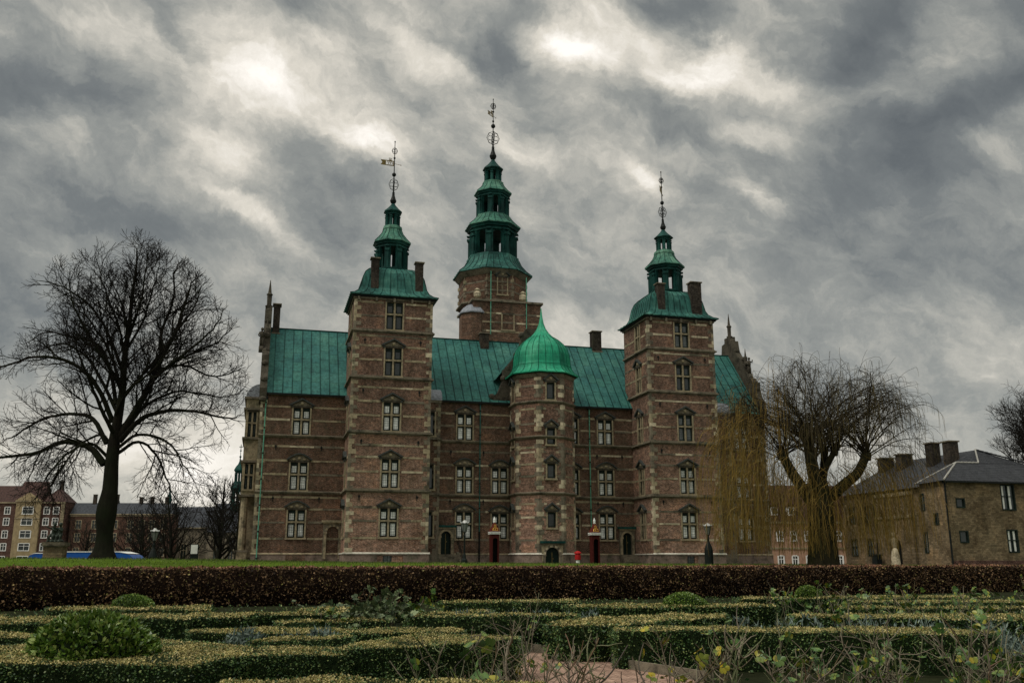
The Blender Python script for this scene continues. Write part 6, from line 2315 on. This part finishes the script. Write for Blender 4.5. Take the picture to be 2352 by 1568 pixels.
for (xx, yy, zt) in ((X0 - .09, YF - .09, 8.8), (X0 + .22, yb + .15, 8.4), (X0 + .1, 4.75, 8.4)):
    g = MB()
    g.tube([(xx, yy, .8), (xx, yy, zt)], .09, 8)
    g.box(xx - .15, xx + .15, yy - .15, yy + .15, zt - .1, zt + .2)
    g.build('drainpipe', 'iron', bk)
g = MB()
g.box(X0 - .05, X1, YF - .06, YF + .1, .8, 1.8)
g.build('plinth', 'brick_red', bk)
g = MB()
g.box(X0 - .3, X1, YF - .5, YF - .38, 8.78, 8.94)
g.build('gutter', 'iron', bk)
tt = MB()
tt.box(59.3, 59.9, 3.5, 4.3, 1.2, 2.3, 0)
tt.prism([(3.45, 2.3), (4.35, 2.3), (4.3, 2.45), (3.5, 2.42)], 59.25, 59.95, 'x', 0)
tt.box(59.35, 59.85, 3.46, 3.5, 1.35, 2.1, 1)
o = tt.build('waste_bin', ['lamp_black', 'iron'], None, CO, AL)
tag(o, 'dark bin standing beside the arched gate of the brick house', 'bin')


# ------------------------------------------------------------------ sentry boxes, lamps, post, statues, buses, sign
def sentry(loc, label):
    t = thing('sentry_box', label, 'sentry box', loc, AL, 'sentry boxes at the castle')
    w_, d_, h_ = .31, .31, 2.2
    b = MB()
    b.box(-w_, -w_ + .06, -d_, d_, 0, h_)
    b.box(w_ - .06, w_, -d_, d_, 0, h_)
    b.box(-w_ + .06, w_ - .06, d_ - .05, d_, 0, h_)
    b.box(-w_ + .06, -.19, -d_, -d_ + .05, 0, h_)
    b.box(.19, w_ - .06, -d_, -d_ + .05, 0, h_)
    seg = 8
    for i in range(seg):
        a, b_ = PI * i / seg, PI * (i + 1) / seg
        xa, xb = -.19 * math.cos(a), -.19 * math.cos(b_)
        b.prism([(xa, 1.72 + .19 * math.sin(a)), (xb, 1.72 + .19 * math.sin(b_)), (xb, h_), (xa, h_)], -d_, -d_ + .05, 'y')
    b.box(-w_, w_, -d_, d_, -.3, .02)
    b.build('box', 'sentry_red', t)
    v = MB()
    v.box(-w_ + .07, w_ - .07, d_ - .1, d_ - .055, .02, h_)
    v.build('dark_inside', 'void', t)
    c = MB()
    c.box(-w_ - .09, w_ + .09, -d_ - .09, d_ + .09, h_, h_ + .07, 0)
    c.box(-w_ - .05, w_ + .05, -d_ - .05, d_ + .05, h_ + .07, h_ + .12, 1)
    c.box(-w_ - .1, w_ + .1, -d_ - .1, d_ + .1, h_ + .12, h_ + .18, 0)
    c.build('cornice', ['white_paint', 'sentry_red'], t)
    r = MB()
    q = math.sqrt(2)
    r.lathe([(.35 * q, h_ + .18), (.3 * q, h_ + .35), (.2 * q, h_ + .55), (.11 * q, h_ + .78), (.07 * q, h_ + .88)], 4, PI / 4)
    r.build('roof', 'sentry_roof', t)
    f = MB()
    f.lathe([(.09, h_ + .86), (.12, h_ + .93), (.07, h_ + .98), (.11, h_ + 1.06), (.02, h_ + 1.32)], 10, 0)
    f.build('finial', 'white_paint', t)
    g = MB()            # gilded crowned emblem
    for sg in (-1, 1):
        g.tube([(sg * .06, -.3, h_ + .3), (sg * .2, -.36, h_ + .26), (sg * .16, -.3, h_ + .42), (sg * .05, -.24, h_ + .5)], .028, 6)
        g.tube([(sg * .02, -.24, h_ + .55), (sg * .1, -.22, h_ + .62), (0, -.17, h_ + .72)], .022, 6)
    g.tube([(-.09, -.25, h_ + .54), (.09, -.25, h_ + .54)], .024, 6)
    g.tube([(0, -.32, h_ + .26), (0, -.24, h_ + .5)], .03, 6)
    g.build('gilt_emblem', 'gold', t)


sentry((-1.36, 72.5, 1.55), 'dark red sentry box with gilt emblem left of the stair tower')
sentry((6.42, 73.3, 1.5), 'dark red sentry box with gilt emblem right of the stair tower')

p = MB()
p.lathe([(.16, 0), (.16, .62)], 12, 0, (0, 0), 0)
p.lathe([(.2, .62), (.24, .66), (.24, 1.0), (.2, 1.1)], 12, 0, (0, 0), 1)
p.lathe([(.27, 1.1), (.3, 1.14), (.24, 1.24), (.08, 1.32)], 12, 0, (0, 0), 1)
tag(p.build('donation_post', ['white_paint', 'post_red'], None, (5.2, 74.8, 1.2)), 'short red and white post between the stair tower and the right sentry box', 'post')


def lamp(loc, label, h=3.0, fat=False):
    t = thing('park_lamp', label, 'lamp post', loc, 0, 'old cast iron park lamps')
    s = MB()
    if fat:
        s.lathe([(.3, -.4), (.3, 1.15), (.24, 1.35), (.16, 1.55), (.09, 1.7), (.07, h - .75), (.12, h - .72), (.12, h - .68)], 10, 0)
    else:
        s.lathe([(.24, -.4), (.22, .5), (.14, .62), (.09, .9), (.06, 1.0), (.05, h - .75), (.11, h - .72), (.11, h - .68)], 10, 0)
    s.ball((0, 0, h - .95), .1, 0, 8, 5)
    s.build('post', 'lamp_black', t)
    g = MB()
    for i in range(6):
        a, b = i * PI / 3, (i + 1) * PI / 3
        g.add([(.12 * math.cos(a), .12 * math.sin(a), h - .66), (.12 * math.cos(b), .12 * math.sin(b), h - .66), (.25 * math.cos(b), .25 * math.sin(b), h - .12), (.25 * math.cos(a), .25 * math.sin(a), h - .12)], [(0, 1, 2, 3)])
    g.build('lantern_glass', 'lamp_glass', t)
    f = MB()
    for i in range(6):
        a = i * PI / 3
        f.tube([(.12 * math.cos(a), .12 * math.sin(a), h - .68), (.255 * math.cos(a), .255 * math.sin(a), h - .1)], .014, 5, 0)
    f.lathe([(.28, h - .12), (.28, h - .08)], 6, 0, (0, 0), 0)
    f.lathe([(.25, h - .08), (.2, h + .0), (.1, h + .07), (.08, h + .13), (.05, h + .14)], 12, 0, (0, 0), 1)
    for i in range(6):
        a = i * PI / 3
        f.ball((.27 * math.cos(a), .27 * math.sin(a), h - .03), .05, 1, 6, 4)
    f.build('lantern_frame', ['lamp_black', 'lamp_top'], t)


M['lamp_top'] = mat_plain('lamp_white_enamel', (.48, .48, .46), .5)
k_ = NT('lamp_glass')
M['lamp_glass'] = k_.fin((.16, .17, .16), .2)
lamp((-23.5, 62, .85), 'black lamp post with a flared lantern right of the lime tree', 2.85, True)
lamp((-3.32, 66, 1.3), 'slim black lamp post left of the left sentry box', 3.1)
lamp((13.72, 66, 1.35), 'stout black lamp post in front of the right tower', 2.85, True)

# children group on a brick pedestal
ped = thing('statue', 'dark bronze statue of two children on a brick pedestal at left', 'statue', (-28.0, 58, 1.6), R(8))
b = MB()
b.box(-.55, .55, -.45, .45, -.4, 1.05, 0)
b.box(-.66, .66, -.55, .55, 1.05, 1.25, 1)
b.box(-.6, .6, -.5, .5, .97, 1.05, 1)
b.build('pedestal', ['brick_yellow', 'stone_dark'], ped)
b = MB()
b.box(-.95, .95, -.02, 0.05, 0, .08)
f = MB()


def child(f, x, lean, turn, arm):
    z = 1.5
    hip = Vector((x, .05, z + .62))
    f.ball((x, 0, z + .05), .3, 0, 10, 5, (1.3, 1.1, .5))
    for sg in (-1, 1):
        f.tube([hip + Vector((sg * .09, 0, 0)), hip + Vector((sg * .16 + turn * .15, -.22, -.22)), Vector((x + sg * .17 + turn * .25, -.18, z + .02)), Vector((x + sg * .17 + turn * .3, -.34, z - .02))], [.14, .12, .085, .06], 8)
    top = hip + Vector((lean * .12, -.03, .52))
    f.tube([hip + Vector((0, 0, -.1)), hip + Vector((lean * .03, 0, .15)), hip + Vector((lean * .09, 0, .4)), top, top + Vector((0, 0, .08))], [.17, .19, .2, .14, .07], 10)
    f.ball(top + Vector((lean * .05, -.03, .24)), .17, 0, 12, 8, (.95, 1, 1.12))
    f.ball(top + Vector((lean * .05, .0, .3)), .17, 0, 10, 6, (1.05, 1, .85))
    for sg in (-1, 1):
        sh_ = top + Vector((sg * .19, 0, -.06))
        el = sh_ + Vector((sg * .12 + arm * .1, -.08, -.24 if sg * arm < 0 else .02))
        ha = el + Vector((arm * .22, -.16, .12))
        f.tube([sh_, el, ha], [.085, .07, .05], 8)
        f.ball(ha, .06, 0, 8, 5)


child(f, -.34, .5, -.8, -1)
child(f, .3, -.3, -.6, -1)
f.tube([(-.1, .1, 1.5), (.0, .15, 2.1), (.05, .12, 2.5)], [.3, .2, .08], 8)
o = f.build('figures', 'bronze', ped, smooth=True)
o.scale = (.66, .66, .74)
o.location = (0, 0, .18)
rm = o.modifiers.new('blend', 'REMESH')
rm.mode = 'VOXEL'
rm.voxel_size = .045
rm.use_smooth_shade = True

# bust on a tall pale plinth by the brick house
b = thing('bust', 'stone bust on a pale rounded plinth in front of the brick house gate', 'statue', CW(56.2, 3.5, 1.3), AL)
f = MB()
f.lathe([(.42, -.3), (.4, .2), (.36, 1.0), (.26, 1.45), (.1, 1.7)], 12, 0)
f.build('plinth', 'stone_pale', b)
f = MB()
f.lathe([(.16, 1.6), (.2, 1.75), (.26, 2.0), (.3, 2.3), (.27, 2.42), (.1, 2.52), (.09, 2.62)], 12, 0, (0, 0), 0, 1.15, .8)
f.ball((0, -.02, 2.8), .17, 0, 12, 8, (.9, 1.05, 1.25))
f.ball((0, -.18, 2.78), .035, 0, 6, 4)
f.ball((0, .03, 2.86), .18, 0, 10, 6, (1, 1, 1))
f.build('bust_figure', 'stone', b, smooth=True)


def bus(x0, x1, y, zr, label, kind):
    L = x1 - x0
    t = thing('tour_bus', label, 'bus', (x0, y, zr - 3.0), 0, 'buses parked behind the lawn')
    b = MB()
    prof = [(0, .35), (0, 2.35), (.25, 2.8), (.8, 2.97), (L - 1.4, 2.97), (L - .55, 2.72), (L - .08, 2.3), (L, 1.2), (L, .35)]
    b.prism(prof, 0, 2.45, 'y', 0)
    b.build('body', 'bus_blue', t)
    b = MB()
    b.prism([(.3, 2.9), (.8, 3.02), (L - 1.5, 3.02), (L - .75, 2.84), (L - 1.5, 2.95), (.8, 2.95)], -.04, 2.49, 'y', 0)
    b.build('roof_edge', 'white_paint', t)
    x = .5
    while x + 1.3 < L - 1.0:
        g = MB()
        g.box(x, x + 1.25, -.03, .02, 1.45, 2.25)
        g.build('side_window', 'glass_dark', t)
        x += 1.4
    g = MB()
    g.prism([(L - .52, 1.3), (L - .1, 2.2), (L + .0, 1.3)], .2, 2.2, 'y')
    g.box(L - .03, L + .03, .2, 2.25, 1.2, 2.2)
    g.build('windscreen', 'glass_dark', t)
    for xx in (1.5, L - 2.2):
        for yy in (-.02, 2.25):
            g = MB()
            g.tube([(xx, yy, .48), (xx, yy + .24, .48)], .48, 16, 0)
            g.tube([(xx, yy - .01, .48), (xx, yy + .25, .48)], .24, 12, 1)
            g.build('wheel', ['tyre', 'lead'], t)


bus(-41.5, -32.2, 81, 2.42, 'dark blue bus with white roof edge behind the statue, mostly hidden by the lawn', 0)
bus(-37.5, -30.9, 78, 2.5, 'bright blue bus with a sloping front right of the lime trunk', 1)

sg_ = thing('notice_board', 'white notice on a dark post on the lawn left of the castle', 'sign', (-20.15, 60, 0))
f = MB()
f.box(-.24, .24, 0, .16, 1.78, 2.18, 0)
f.tube([(0, .08, .9), (0, .08, 1.8)], .06, 8, 0)
f.build('post_box', 'lamp_black', sg_)
f = MB()
f.box(-.21, .21, -.03, .0, 2.18, 2.74, 0)
f.box(-.24, .24, .0, .05, 2.14, 2.78, 1)
f.build('notice', ['white_paint', 'lamp_black'], sg_)
# garden wall strip seen between the notice and the castle
w = MB()
w.box(0, 10, 0, .4, -1, 1.75, 0)
w.box(-.05, 10.05, -.05, .45, 1.75, 1.88, 1)
tag(w.build('low_wall', ['brick_dim', 'stone_dark'], None, (-32, 88, 0)), 'low red brick wall at the park edge left of the castle', 'wall')
# two leafy sprigs at the foot of the side bay
for i, (xx, lab) in enumerate(((-1.1, 'small leafy shrub at the foot of the castle left bay'), (-.3, 'small leafy shrub at the foot of the copper drainpipe'))):
    c = CW(xx, .8 if i else -1.6, 1.2)
    n_ = 260
    g = NP()
    P = np.array(c) + rng.normal(0, 1, (n_, 3)) * [.18, .14, .22] + [0, 0, .3]
    g.leaves(P, rng.normal(0, 1, (n_, 3)), .1, .06)
    tag(g.build('shrub', ['ivy']), lab, 'shrub')
